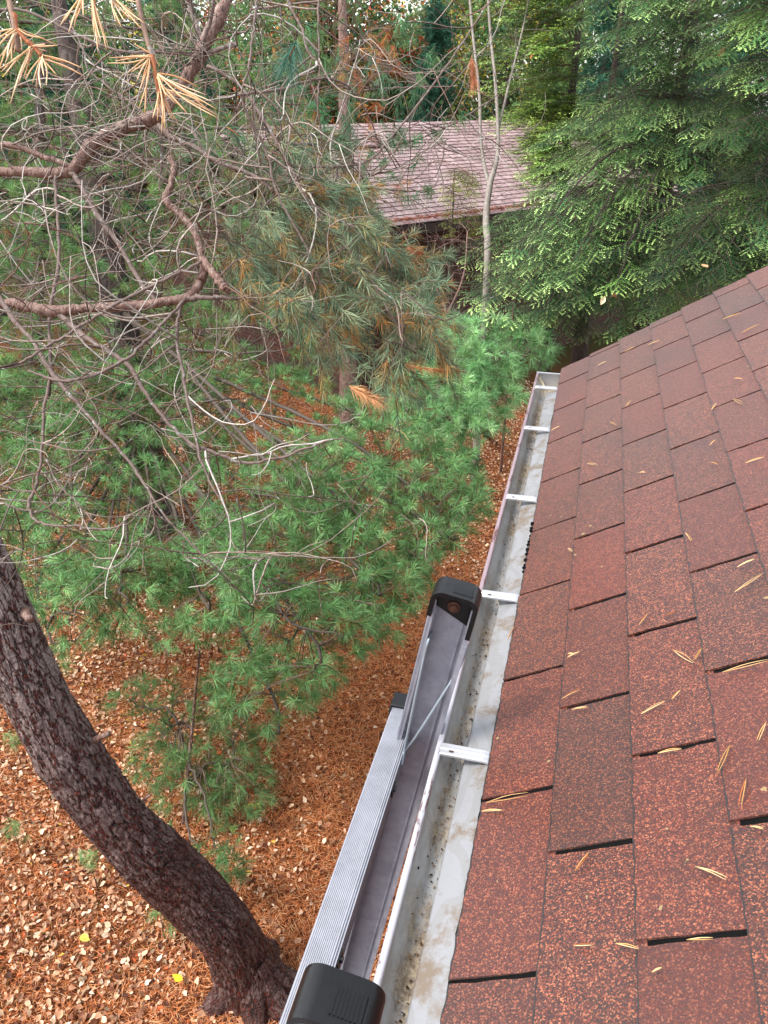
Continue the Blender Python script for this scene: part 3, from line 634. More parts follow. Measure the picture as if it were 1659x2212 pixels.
limb([(TR[0], 480, TR[2], 40), (-150, 420, 3.0, 28), (0, 373, 2.95, 24), (70, 372, 2.9, 24), (150, 370, 2.88, 26), (200, 312, 2.86, 34), (262, 278, 2.85, 34), (325, 257, 2.84, 32), (352, 240, 2.84, 26), (388, 192, 2.84, 26), (425, 135, 2.84, 34), (452, 75, 2.84, 32), (480, 20, 2.84, 30), (520, -50, 2.84, 26)], mat=M_LIMB, k=14, m=90)
limb([(TR[0], 400, TR[2], 22), (-100, 330, 2.95, 14), (0, 313, 2.9, 14), (62, 325, 2.88, 15), (130, 352, 2.87, 15), (160, 365, 2.87, 14)], mat=M_LIMB)
limb([(TR[0], 760, TR[2], 36), (-150, 690, 2.85, 26), (0, 655, 2.7, 22), (60, 663, 2.68, 25), (120, 672, 2.66, 26), (200, 665, 2.65, 23), (290, 661, 2.64, 24), (370, 650, 2.63, 22), (408, 640, 2.62, 26), (432, 610, 2.62, 25), (440, 580, 2.62, 20), (434, 545, 2.62, 17), (420, 500, 2.62, 17), (392, 465, 2.62, 16), (360, 435, 2.62, 17), (370, 395, 2.62, 16), (376, 365, 2.62, 16), (366, 340, 2.62, 12)], mat=M_LIMB, k=14, m=110)
limb([(438, 560, 2.62, 20), (460, 590, 2.58, 21), (478, 612, 2.56, 20), (492, 628, 2.55, 18)], mat=M_LIMB)
limb([(405, 644, 2.62, 16), (450, 642, 2.6, 10), (512, 644, 2.58, 9)])
limb([(425, 125, 2.84, 14), (462, 112, 2.8, 13), (490, 100, 2.78, 13), (512, 94, 2.77, 13)])
limb([(435, 120, 2.84, 12), (432, 80, 2.86, 10), (410, 20, 2.9, 9), (385, -40, 2.95, 8)])
limb([(430, 130, 2.82, 12), (440, 90, 2.78, 11), (455, 40, 2.75, 10), (466, -30, 2.7, 9)])
limb([(152, 375, 2.86, 13), (210, 465, 2.84, 12), (275, 555, 2.8, 11), (330, 640, 2.76, 11), (385, 710, 2.74, 11), (420, 745, 2.72, 11)][:1] + [(165, 385, 2.86, 12), (215, 470, 2.84, 12), (262, 535, 2.82, 11), (300, 605, 2.8, 11), (350, 660, 2.78, 10)])
limb([(120, 672, 2.66, 14), (195, 737, 2.6, 12), (240, 762, 2.58, 12), (280, 792, 2.56, 12), (310, 842, 2.54, 11), (350, 897, 2.52, 10), (410, 957, 2.5, 9), (450, 972, 2.5, 9), (500, 992, 2.5, 8), (550, 1000, 2.5, 7), (625, 982, 2.5, 6), (700, 955, 2.5, 5), (745, 946, 2.5, 3)])
limb([(-30, 600, 2.7, 12), (30, 690, 2.66, 11), (70, 737, 2.62, 10), (115, 807, 2.58, 10), (165, 867, 2.54, 9), (220, 932, 2.5, 8), (275, 992, 2.48, 8), (310, 1042, 2.46, 7), (350, 1107, 2.44, 6), (400, 1162, 2.42, 5), (440, 1202, 2.42, 4)])
limb([(440, 1202, 2.42, 4), (500, 1203, 2.42, 3), (560, 1207, 2.42, 3), (600, 1200, 2.42, 2), (650, 1204, 2.42, 1.5)])
limb([(392, 655, 2.62, 9), (383, 700, 2.6, 8), (384, 745, 2.58, 8), (400, 837, 2.55, 8), (420, 937, 2.5, 7), (435, 997, 2.48, 7), (465, 1062, 2.46, 5), (485, 1092, 2.45, 4), (495, 1132, 2.45, 2)])
limb([(120, 380, 2.86, 8), (122, 450, 2.84, 8), (128, 560, 2.8, 9), (110, 660, 2.75, 9), (107, 737, 2.7, 9), (110, 812, 2.66, 8), (95, 887, 2.62, 9), (90, 987, 2.58, 8), (75, 1057, 2.55, 8), (62, 1087, 2.54, 8), (76, 1122, 2.52, 7), (115, 1136, 2.5, 6), (165, 1137, 2.5, 6), (225, 1144, 2.5, 5), (280, 1127, 2.5, 4), (312, 1095, 2.5, 2)])
limb([(-60, 1040, 2.6, 5), (0, 1048, 2.57, 4), (40, 1060, 2.56, 4), (72, 1062, 2.55, 5)]); limb([(-60, 1060, 2.6, 5), (0, 1084, 2.56, 5), (30, 1096, 2.55, 5), (62, 1103, 2.54, 5)])
limb([(100, 990, 2.58, 5), (125, 1045, 2.55, 5), (160, 1080, 2.53, 4), (185, 1110, 2.52, 4), (220, 1140, 2.5, 3)])
limb([(436, 565, 2.6, 9), (380, 592, 2.58, 8), (320, 622, 2.56, 8), (250, 657, 2.54, 8), (175, 705, 2.52, 8), (100, 750, 2.5, 8), (40, 785, 2.5, 7), (-20, 800, 2.5, 7)])
limb([(400, 648, 2.6, 9), (360, 690, 2.56, 8), (315, 737, 2.53, 8), (270, 777, 2.5, 8), (200, 812, 2.48, 8), (125, 822, 2.48, 7), (60, 800, 2.5, 5)])
limb([(342, 270, 2.83, 14), (370, 295, 2.82, 12), (420, 318, 2.8, 12), (470, 348, 2.78, 11), (520, 368, 2.76, 10), (560, 385, 2.75, 9), (592, 415, 2.74, 6)])
limb([(448, 142, 2.8, 8), (500, 170, 2.78, 8), (530, 200, 2.76, 8), (565, 250, 2.74, 8), (600, 310, 2.72, 8), (625, 360, 2.7, 7), (660, 425, 2.68, 7), (720, 500, 2.66, 6), (790, 585, 2.64, 5), (850, 690, 2.62, 4), (900, 765, 2.6, 2)])
limb([(565, -60, 2.4, 5), (555, 0, 2.4, 6), (545, 75, 2.4, 6), (540, 135, 2.4, 6), (522, 205, 2.42, 6), (540, 260, 2.45, 7), (575, 325, 2.5, 7), (600, 420, 2.52, 6), (655, 520, 2.54, 5), (705, 640, 2.56, 4)])
limb([(600, -60, 2.6, 7), (625, 10, 2.6, 7), (650, 60, 2.6, 6), (665, 110, 2.6, 5), (682, 132, 2.6, 4)])
limb([(690, -60, 2.8, 5), (688, 60, 2.8, 5), (690, 150, 2.8, 5), (686, 225, 2.8, 4)])
limb([(-10, 20, 2.9, 7), (60, 25, 2.9, 7), (160, 72, 2.88, 7), (260, 112, 2.86, 7), (340, 112, 2.85, 7), (418, 118, 2.84, 8)])
limb([(150, 45, 3.0, 5), (180, 110, 2.98, 5), (190, 150, 2.96, 5), (225, 180, 2.95, 5), (300, 235, 2.92, 5), (345, 290, 2.9, 5), (350, 330, 2.9, 8), (345, 400, 2.9, 6)])
limb([(850, 385, 3.6, 3), (700, 405, 3.6, 3), (560, 330, 3.55, 3), (450, 305, 3.5, 4), (380, 210, 3.4, 4)])
limb([(520, 205, 2.4, 7), (600, 195, 2.6, 6), (700, 170, 2.8, 6), (760, 195, 2.9, 5), (800, 260, 3, 4), (830, 340, 3.1, 3)])
limb([(470, 210, 3.3, 6), (520, 205, 3.2, 6), (440, 290, 3.4, 5), (350, 420, 3.5, 5)][:2] + [(600, 178, 3.1, 5), (680, 155, 3.0, 4)])
for rows_ in ([(1100, -60, 3.3, 4), (1010, 75, 3.2, 4), (930, 190, 3.2, 4), (850, 290, 3.2, 5), (790, 350, 3.1, 5), (700, 360, 2.9, 5), (625, 360, 2.7, 5)],
              [(600, 310, 2.72, 6), (692, 312, 3.2, 6), (808, 317, 3.7, 6), (891, 304, 3.8, 5), (973, 271, 3.9, 4), (1043, 228, 4.0, 3), (1075, 205, 4.0, 2)],
              [(660, 425, 2.68, 5), (740, 405, 3.3, 5), (805, 407, 3.7, 5), (870, 412, 3.8, 4), (934, 415, 3.9, 2)],
              [(800, 380, 3.7, 4), (860, 360, 3.7, 3), (920, 325, 3.8, 3), (970, 300, 3.8, 2)],
              [(540, 20, 3.4, 5), (640, 8, 3.3, 5), (740, -5, 3.2, 5), (800, -30, 3.2, 4)],
              [(790, 195, 3.6, 5), (860, 190, 3.7, 5), (930, 188, 3.8, 4), (990, 185, 3.8, 2)]): limb(rows_)
# random crooked bare twigs, hanging and curling up at the ends
def grow(p0, d0, L, n, r0, r1, wig, grav, curl, coh=.65):
    N = len(p0); P = np.zeros((N, n, 3)); P[:, 0] = p0; d = nrm(d0); st = (L / (n - 1))[:, None]; mom = np.zeros((N, 3))
    for i in range(1, n):
        mom = mom * coh + rng.normal(size=(N, 3)) * wig; g = np.zeros((N, 3)); g[:, 2] = grav + (curl - grav) * (i / n) ** 1.3
        d = nrm(d + mom + g); P[:, i] = P[:, i - 1] + d * st
    t = np.linspace(0, 1, n); return P, r0[:, None] * (1 - t) + r1[:, None] * t
TW = MB(); ALL = np.vstack([q for q in LIMBS]); TIPS = []
def spawn(src, N, L0, L1, r, wig=.16, grav=-.09, curl=.16, n=12, right=.0):
    k = rng.integers(0, len(src), N); p = src[k, :3]; d = rng.normal(size=(N, 3)); d[:, 2] *= .6; d += RT * right + rng.normal(size=(N, 3)) * .2
    L = L0 + (L1 - L0) * rng.random(N); rr = r * (.6 + .8 * rng.random(N))
    P, Rr = grow(p, d, L, n, rr, rr * .35, wig, grav, curl)
    c = pal(['7c6a60', 'a09086', '4a3b34', 'bcb2aa', '6d4c40'], [4, 3, 2.6, 2.4, 2], N)
    tubes(TW, P, Rr, 4, c=c); return P
src = ALL[(np.arange(len(ALL)) % 1) == 0]
P1 = spawn(src, 250, .25, .75, .0030)
flat1 = P1[:, 3:].reshape(-1, 3); P2 = spawn(np.hstack([flat1, np.zeros((len(flat1), 1))]), 620, .10, .42, .0019, n=9)
flat2 = P2[:, 2:].reshape(-1, 3); P3 = spawn(np.hstack([flat2, np.zeros((len(flat2), 1))]), 380, .05, .2, .0012, n=6)
# deeper layer of twigs behind, still on this tree
bk_ = scatter([(-80, 60), (520, 40), (640, 420), (560, 900), (300, 940), (-80, 860)], 260)
q0 = atv(bk_, rng.uniform(2.7, 4.2, 260)); P4 = spawn(np.hstack([q0, np.zeros((260, 1))]), 150, .3, .9, .0024, wig=.13)
P5 = spawn(np.hstack([P4[:, 2:].reshape(-1, 3), np.zeros((150 * 10, 1))]), 260, .1, .4, .0014, n=8)
TW.build('twigs', M_TWIG, pine)
# needle bearing shoots on the right of its crown
def shoots(polyline_src, targets, L, r):
    """curved shoots from the nearest limb point to each target"""
    out = []
    for t_ in targets:
        dd = ((polyline_src[:, :3] - t_) ** 2).sum(1) + .15 * rng.random(len(polyline_src)); a = polyline_src[np.argmin(dd), :3]
        mid = (a + t_) / 2 + rng.normal(size=3) * .03 * np.linalg.norm(t_ - a) + np.array([0, 0, .10 * np.linalg.norm(t_ - a)]); out.append(smoothline([a, mid, t_], 9))
    return np.array(out)
SC = [(480, 330), (640, 260), (760, 380), (830, 480), (920, 640), (960, 780), (840, 840), (700, 760), (560, 700), (500, 560)]
pts = scatter(SC, 125); dp = 2.5 + 1.3 * rng.random(125); tg = atv(pts, dp)
sh = shoots(ALL, tg, 0, 0); SB = MB(); tubes(SB, sh, np.tile(np.linspace(.0034, .0016, 9), (len(sh), 1)), 5, c=pal(['5d4d45', '7a6a60'], [1, 1], len(sh)))
# each shoot ends in a fan of side shoots, hanging down and right
TP, TD = [], []
for s_ in sh:
    for q in range(4):
        a = s_[rng.integers(5, 9)]; d = nrm(RT * rng.uniform(.1, 1.0) + np.array([0, 0, -1]) * rng.uniform(-.1, .9) + rng.normal(size=3) * .45)
        L = rng.uniform(.08, .24); pp = smoothline([a, a + d * L * .5 + [0, 0, .01], a + d * L + np.array([0, 0, -.02])], 6)
        tubes(SB, [pp], [np.linspace(.002, .0012, 6)], 4, c=lin('6a5a48')); 
        for w_ in (2, 3, 4, 5, 5): TP.append(pp[w_]); TD.append(d)
SB.build('shoots', M_STEM, pine)
TP, TD = np.array(TP), np.array(TD); nt = len(TP); ND = MB()
colr = pal(['7c9476', '90a682', '5c7860', 'a8b892', 'a89c6c'], [4, 3, 3, 2, 1], nt, .3); dead = rng.random(nt) < .20
needles(ND, TP[~dead], TD[~dead], .062, .0019, 18, (.2, 1.2), .035, colr[~dead], droop=.12, seg=2)
needles(ND, TP[dead], TD[dead], .058, .0018, 14, (.3, 1.3), .03, pal(['b58a52', 'c79a62', '96683a'], [3, 2, 2], dead.sum()), droop=.35, seg=2)
for x_, y_, d_ in [(851, 292, 3.75), (862, 300, 3.75), (897, 340, 3.8), (921, 420, 3.85), (905, 310, 3.8), (880, 418, 3.8), (800, 322, 3.7), (835, 325, 3.7), (950, 285, 3.85), (1000, 258, 3.9), (770, 408, 3.5), (720, 300, 3.3), (690, 330, 3.2), (865, 60, 3.2), (930, 120, 3.2), (820, 180, 3.6), (905, 190, 3.7), (760, 230, 3.3), (700, 240, 3.2), (680, 60, 2.8), (700, 130, 2.8)]:
    p_ = at(x_, y_, d_); dd_ = nrm(rng.normal(size=(3, 3)) * .5 + [0, 0, -.7]); needles(ND, np.tile(p_, (3, 1)) + rng.normal(size=(3, 3)) * .02, dd_, .065, .0022, 22, (.2, 1.1), .04, pal(['4f7f58', '5f8f62', '6f8a58'], [1, 1, 1], 3), droop=.3, seg=2)
# sparser sprays up right
ex = scatter([(600, 60), (850, 100), (880, 420), (700, 400), (560, 240)], 60); ex = atv(ex, rng.uniform(2.9, 4.6, 60)); es = shoots(ALL, ex, 0, 0)
for e_, s_ in zip(ex, es):
    d = nrm(np.array([0, 0, -1.]) * .6 + rng.normal(size=3) * .5); b_ = e_[None] - d * np.linspace(0, .08, 3)[:, None]; dead_ = rng.random() < .35
    needles(ND, b_, np.tile(d, (3, 1)), .066, .0016, 20, (.3, 1.1), .03, pal(['b8824a', 'a8623a'] if dead_ else ['4f7a5a', '5c8560'], [1, 1], 3), droop=.2, seg=2)
ND.build('crown', M_FOL, pine)
SB = MB(); tubes(SB, es, np.tile(np.linspace(.0028, .0013, 9), (len(es), 1)), 4, c=pal(['5d4d45', '4a3a34'], [1, 1], len(es))); SB.build('thin_branches', M_STEM, pine)
# big tufts: hand placed live and dead ones
def tuft_part(px, py, d, dpx, dpy, L, m, hexs, w=.0016, al=.03, dr=.2, sp=(.15, 1.1), name='needle_tuft', nb=4):
    p = at(px, py, d); q = at(px + dpx, py + dpy, d); dr_ = nrm(q - p); b = MB()
    bs = p[None] + dr_ * np.linspace(0, np.linalg.norm(q - p), nb)[:, None]
    needles(b, bs, np.tile(dr_, (nb, 1)), L, w, m, sp, al, pal(hexs, [1] * len(hexs), nb, .12), droop=dr, seg=2)
    tubes(b, [bs], [np.linspace(.0032, .002, nb)], 6, c=lin('a0633c')); o = b.build(name, M_TAN, pine); return o
tuft_part(635, 100, 2.3, -15, 40, .085, 44, ['5b8b76', '4b7a66'], al=.02, sp=(.3, 1.4), dr=.35)
tuft_part(490, 275, 2.5, 30, 20, .06, 16, ['4f7a5a'], dr=.4)
tuft_part(770, 842, 2.5, 40, 22, .055, 60, ['dfa878', 'd29a6a'], sp=(.1, .9))
tuft_part(890, 792, 2.6, 60, 10, .035, 50, ['c99a6c', 'b98250'], sp=(.2, .9))
tuft_part(900, 545, 2.8, -12, -2, .045, 30, ['b57a5c', 'a06a48'])
tuft_part(1020, 135, 3.2, 4, 40, .06, 50, ['b0704e', 'a86844'], sp=(.1, .7), dr=.5, nb=3)
# foreground dead tufts hanging close to the lens at upper left
for path, tuft in [([(290, -60), (302, 20), (318, 85), (328, 120)], (328, 116, 26, 60)), ([(332, 180), (340, 235), (352, 262), (358, 290)][:0], None), ([(10, -80), (20, 0), (32, 60), (40, 110)], (40, 100, 22, 50)), ([(205, -80), (210, -20)], (205, -28, 15, 30))]:
    if not path: continue
    dz = .80; q = np.array([at(x_, y_, dz) for x_, y_ in path]); q = smoothline(q, 16); b = MB(); tubes(b, [q], [np.linspace(.0028, .0024, 16)], 8, c=lin('8a6f5f'), rough=.12)
    b.build('hanging_twig', M_TWIG, pine)
def fg(px, py, tips, dz=.8, stem=None):
    b = MB()
    for (x_, y_) in tips:
        p = at(px + random.uniform(-5, 5), py + random.uniform(-5, 5), dz); e = at(x_, y_, dz + random.uniform(-.03, .03)); L = np.linalg.norm(e - p); k_ = rng.normal(size=3) * L * .025
        q = smoothline([p, (p + e) / 2 + k_, e], 8); tubes(b, [q], [np.array([.0006, .00075, .0008, .0008, .0008, .0007, .0006, .0003])], 5, c=pal(['ecc9a0', 'e2b98c', 'f0d6b4', 'd8a878'], [3, 3, 2, 1], 1, .1))
    if stem: q = smoothline([at(x_, y_, dz) for x_, y_ in stem], 10); tubes(b, [q], [np.linspace(.0024, .0020, 10)], 8, c=lin('a86a48'), rough=.2)
    b.build('dead_needle_tuft', M_TAN, pine)
fg(328, 120, [(232, 136), (236, 125), (250, 132), (258, 125), (290, 95), (285, 155), (295, 175), (302, 195), (306, 180), (300, 235), (313, 250), (275, 158), (345, 145)], stem=[(328, 118), (334, 150), (340, 185), (345, 200)])
fg(336, 160, [(430, 190), (445, 205), (460, 220), (468, 236), (474, 257), (455, 240), (440, 232), (405, 245), (420, 210), (380, 225), (352, 250), (360, 210)])
fg(342, 190, [(375, 262), (385, 266), (358, 285), (349, 290), (330, 255), (368, 235), (390, 230), (410, 215), (355, 270), (345, 250), (340, 262), (472, 250), (450, 225)], stem=[(345, 195), (348, 205), (350, 212)])
fg(36, 62, [(-15, 90), (-8, 105), (-5, 130), (5, 120), (15, 128), (25, 135), (30, 115), (47, 110), (-20, 75), (125, 98), (95, 82), (-2, 150), (10, 140)], stem=[(32, 30), (36, 62), (50, 80), (68, 98)])
fg(68, 100, [(22, 225), (30, 200), (10, 162), (3, 155), (60, 140), (52, 170), (45, 160), (98, 95), (125, 98), (100, 110), (40, 180), (-5, 150)], stem=[(60, 90), (76, 104), (90, 122)])
fg(90, 122, [(183, 165), (180, 148), (150, 135), (120, 160), (100, 185), (88, 190), (78, 192), (95, 165), (122, 162), (55, 172), (110, 150), (70, 180), (160, 150)])
fg(178, -15, [(130, 55), (148, 70), (152, 50), (165, 40), (160, 60), (140, 45), (180, 35), (135, 40)], stem=[(185, -40), (180, -15), (176, 0)])
fg(200, -8, [(203, 60), (212, 115), (205, 80), (218, 90), (230, 108), (222, 70), (235, 105), (208, 45), (215, 100), (228, 85)], stem=[(200, -40), (200, -8), (203, 10)])
fg(240, -10, [(305, 62), (300, 50), (285, 45), (262, 58), (275, 40), (250, 45), (255, 58), (290, 30), (270, 48), (312, 50), (296, 5)], stem=[(235, -40), (240, -8)])

# ================================================================= WHITE PINES (soft bright green tufts)
def soft_tufts(mb, P, D, Lm, per, w, greens, gp, inner=True, dead=.0):
    N = len(P); c = pal(greens, gp, N, .3); tip = c * rng.uniform(.9, 1.35, (N, 1)); yb = c * .65 + np.array(lin('a8b860')) * .35
    L = Lm * rng.uniform(.6, 1.2, N)
    needles(mb, P, D, L, w, per, (.15, 1.35), .035, yb, tip, droop=.16, seg=2)
def whitepine(name, label, base, top, r0, polys, greens, gp, nlimb=16, Lm=.095, per=44, w=.0022, group=None, stemcol=('4a3f36', '6a5a4c'), crownname='crown', fan=4, deadpoly=None, trunk_bark=None, up=.55):
    t = empty(name, base, label, 'tree', group)
    mb = MB(); rows = np.array([[*base, r0 * 1.25], [*(base * .9 + top * .1), r0], [*((base + top) / 2 + rng.normal(size=3) * .06), r0 * .75], [*top, r0 * .3]])
    TPp, _ = trunk_mesh(mb, rows, k=28, m=80, amp=1.2); mb.build('trunk', trunk_bark or M_DBARK, t, smooth=True)
    LB = MB(); NM = MB(); limbs = []
    for (poly, n, d0, d1) in polys:
        q = scatter(poly, n); u = (q[:, 1] - q[:, 1].min()) / (np.ptp(q[:, 1]) + 1e-6)
        dep = d0[0] + (d0[1] - d0[0]) * u + rng.random(n) * d1; G = atv(q, dep)
        G[:, 2] = np.maximum(G[:, 2], GZ + .25)
        # cluster targets to limbs
        k = max(2, n // 34); cen = G[rng.choice(n, k, replace=False)]
        lab = np.argmin(((G[:, None] - cen[None]) ** 2).sum(-1), 1)
        for c_ in range(k):
            g = G[lab == c_]
            if not len(g): continue
            m_ = g.mean(0); far = g[np.argmax(((g - np.array(base) * [1, 1, 0] - [0, 0, m_[2]]) ** 2).sum(1))]
            tz = TPp[np.argmin(np.abs(TPp[:, 2] - (m_[2] + .15 * np.linalg.norm(m_[:2] - np.array(base)[:2]) * rng.uniform(-.6, 1))))]
            ln = smoothline([tz, tz * .6 + m_ * .4 + [0, 0, .08], m_, far], 22); ln += np.cumsum(rng.normal(size=ln.shape) * .013, 0)
            LL = np.linalg.norm(far - tz); tubes(LB, [ln], [np.linspace(.006 + .0042 * LL, .004, 22)], 7, c=lin(stemcol[0]), rough=.08)
            for p_ in g:
                w_ = ln[7:]; a = w_[np.argmin(((w_ - p_) ** 2).sum(1))]
                out = nrm(p_ - a + (p_ - np.array(base)) * [.12, .12, 0] + 1e-6)
                pp = smoothline([a, (a + p_) / 2 + [0, 0, .03], p_], 7); tubes(LB, [pp], [np.linspace(.0042, .0022, 7)], 4, c=lin(stemcol[1]))
                dd = nrm(np.tile(out, (fan, 1)) * .7 + rng.normal(size=(fan, 3)) * .55 + [0, 0, up]); tips = p_ + dd * rng.uniform(.03, .15, (fan, 1))
                tubes(LB, np.stack([np.tile(p_, (fan, 1)), tips], 1), np.tile([.0022, .0016], (fan, 1)), 3, c=lin('7a6a48'))
                soft_tufts(NM, tips, dd, Lm, per, w, greens, gp)
                if deadpoly is not None and rng.random() < deadpoly:
                    needles(NM, pp[2:6], np.tile([[0, 0, -1.]], (4, 1)), .08, .0018, 9, (.1, .8), .02, pal(['a8663a', 'b87845', '8a5030'], [1, 1, 1], 4), droop=.2, seg=2)
    LB.build('branches', M_STEM, t); NM.build(crownname, M_FOL, t)
    return t
GR = ['629868', '74a870', '4a7a50', '90be84', '3e6644']; GP = [4, 3, 3, 2, 3]
GD = ['4f8058', '5c8e5e', '446c4a', '6e9a60', '7c9860']
wb = atz(345, 1150, GZ); wt = at(110, -80, 7.6)
whitepine('white_pine', 'large white pine with soft green needle tufts behind the leaning trunk', wb, wt, .20, [
    ([(-40, 800), (160, 780), (420, 800), (640, 800), (820, 850), (960, 930), (1050, 1060), (1000, 1170), (900, 1210), (880, 1300), (740, 1370), (640, 1440), (540, 1440), (470, 1330), (330, 1290), (120, 1420), (20, 1290), (-40, 1200)], 640, (6.6, 4.5), 1.0),
    ([(540, 1000), (820, 880), (1000, 960), (1050, 1070), (960, 1180), (860, 1330), (700, 1360), (500, 1300), (430, 1150)], 230, (5.2, 4.2), .6),
    ([(120, 1190), (260, 1160), (480, 1200), (520, 1300), (420, 1390), (240, 1360), (110, 1330)], 60, (4.9, 4.6), .4),
    ([(430, 1400), (600, 1430), (860, 1300), (890, 1340), (720, 1470), (560, 1590), (490, 1560)], 44, (4.5, 4.3), .4)],
    GR, GP, deadpoly=.22, per=36, w=.0030)
whitepine('white_pine', 'tall dark white pine filling the background behind the bare twigs at upper left', at(-420, 800, 9.5) * [1, 1, 0] + [0, 0, GZ], at(-380, -200, 9), .22, [
    ([(-60, -60), (660, -60), (700, 300), (620, 640), (700, 800), (400, 860), (-60, 860)], 620, (8.0, 6.6), 1.6), ([(-60, 780), (420, 780), (520, 1000), (300, 1080), (-60, 1150)], 300, (7.4, 6.4), 1.0)], GD, GP, Lm=.11, per=26, w=.004, deadpoly=.35, fan=5)
whitepine('white_pine', 'round crowned white pine farther back, low behind the bare limbs at left', at(60, 800, 12.6) * [1, 1, 0] + [0, 0, GZ], at(90, 60, 12.6), .16, [
    ([(-60, 200), (600, 260), (640, 560), (560, 720), (-60, 720)], 330, (12.2, 11.2), 1.6)], ['44704c', '527c50', '345a3c', '64864f', '7e7648'], GP, Lm=.14, per=18, w=.0075, deadpoly=.3, fan=5)
whitepine('young_white_pine', 'young bright green white pine beside the far end of the gutter', atz(1000, 990, GZ) + [.2, .8, 0], at(1020, 690, 6.9), .05, [
    ([(840, 830), (930, 740), (1000, 700), (1120, 705), (1185, 740), (1190, 775), (1110, 800), (1100, 890), (1080, 950), (930, 940), (850, 900)], 200, (5.9, 5.5), .7)], ['84b886', '96c890', '6aa070', 'a8d49c'], [1, 1, 1, 1], per=46, w=.0028, up=.45)
whitepine('pine_sapling', 'thin dark pine sapling on the needle bed right of the leaning trunk', atz(395, 1790, GZ), at(432, 1400, 4.75), .010, [
    ([(250, 1500), (390, 1480), (490, 1500), (565, 1640), (575, 1770), (480, 1800), (380, 1740), (300, 1650)], 110, (5.0, 4.9), .35),
    ([(430, 1800), (500, 1820), (520, 1900), (470, 1930), (440, 1870)], 12, (4.5, 4.45), .1)], ['4c7c56', '5a8a5a', '3c6646'], [1, 1, 1], per=34, w=.0024, fan=3, trunk_bark=M_LIMB)
for (x_, y_, d_, lb) in [(195, 1862, 4.15, 'small green pine seedling just left of the leaning trunk'), (345, 1975, 4.3, 'small pale pine seedling under the lower edge of the leaning trunk'), (28, 1790, 4.6, 'tiny green seedling at the left edge among fallen leaves'), (30, 1600, 5.2, 'dark pine seedling at the left edge above the leaves')]:
    p = at(x_, y_, d_); p[2] = GZ + .28; p = atz(x_, y_, GZ + .25); s = empty('pine_seedling', [p[0], p[1], GZ], lb, 'seedling', 'pine seedlings on the ground')
    b = MB(); tubes(b, [[(p[0], p[1], GZ - .02), p]], [[.004, .002]], 5, c=lin('5a4a38')); b.build('stem', M_STEM, s)
    b = MB(); nb = 7; P_ = p[None] + rng.normal(size=(nb, 3)) * [.03, .03, .05]; soft_tufts(b, P_, nrm(rng.normal(size=(nb, 3)) * .5 + [0, 0, -.3]), .085, 30, .0018, GR, GP); b.build('needles', M_FOL, s)

# ================================================================= HEMLOCKS AND CEDARS
def sprays(mb, tb, P, D, Nn, size, cols, gp, tl=.045, nl=.012, per=9, flatness=1.0, lw=.0042, tips='8fae70', dark=1.0):
    """flat drooping sprays: a midrib with alternate twiglets, each fringed with short needles"""
    N = len(P); D = nrm(D); nr = nrm(np.array([0, 0, 1.]) - D * D[:, 2:3] + rng.normal(size=(N, 3)) * .14); S_ = nrm(np.cross(D, nr)); nr = np.cross(S_, D)
    L = size * rng.uniform(.8, 1.2, N); c = pal(cols, gp, N, .12) * dark; ct = c * .35 + np.array(lin(tips)) * .65 * dark ** 2
    tubes(tb, np.stack([P, P + D * L[:, None] * .5, P + D * L[:, None] - [0, 0, 1] * (L * .10)[:, None]], 1), np.tile([.0022, .0015, .0006], (N, 1)), 3, c=lin('4a3a2c'))
    for q in range(Nn):
        f = (q + .5) / Nn; sgn = 1 if q % 2 else -1
        o = P + D * (L * f)[:, None] - np.array([0, 0, 1]) * (L * .10 * f ** 2)[:, None]
        ang = rng.uniform(.6, 1.05, (N, 1)); dd = nrm(D * np.cos(ang) + S_ * sgn * np.sin(ang) + nr * rng.normal(size=(N, 1)) * .15 - np.array([0, 0, .12]))
        tw = (L * .62 * (1 - f * .72) * rng.uniform(.8, 1.2, N))
        ss = nrm(np.cross(dd, nr))
        m = max(3, int(per * (1 - f * .5)))
        for z_ in range(m):
            g = (z_ + .5) / m; b = o + dd * (tw * g)[:, None] - np.array([0, 0, 1]) * (tw * .12 * g * g)[:, None]
            for sg in (1, -1):
                nd = nrm(dd * .75 + ss * sg * .75 + nr * rng.normal(size=(N, 1)) * .12); ln = (nl * (1.05 - .5 * g) * rng.uniform(.8, 1.25, N))[:, None]
                wv = dd * (lw / 2); V = np.stack([b - wv, b + wv, b + nd * ln], 1)
                mixc = c * (1 - g * f) + ct * (g * f) if False else (c + (ct - c) * min(1, (g * .62 + f * .62) ** 3))
                mb.add(V, np.arange(N * 3).reshape(N, 3), np.repeat(mixc, 3, 0))
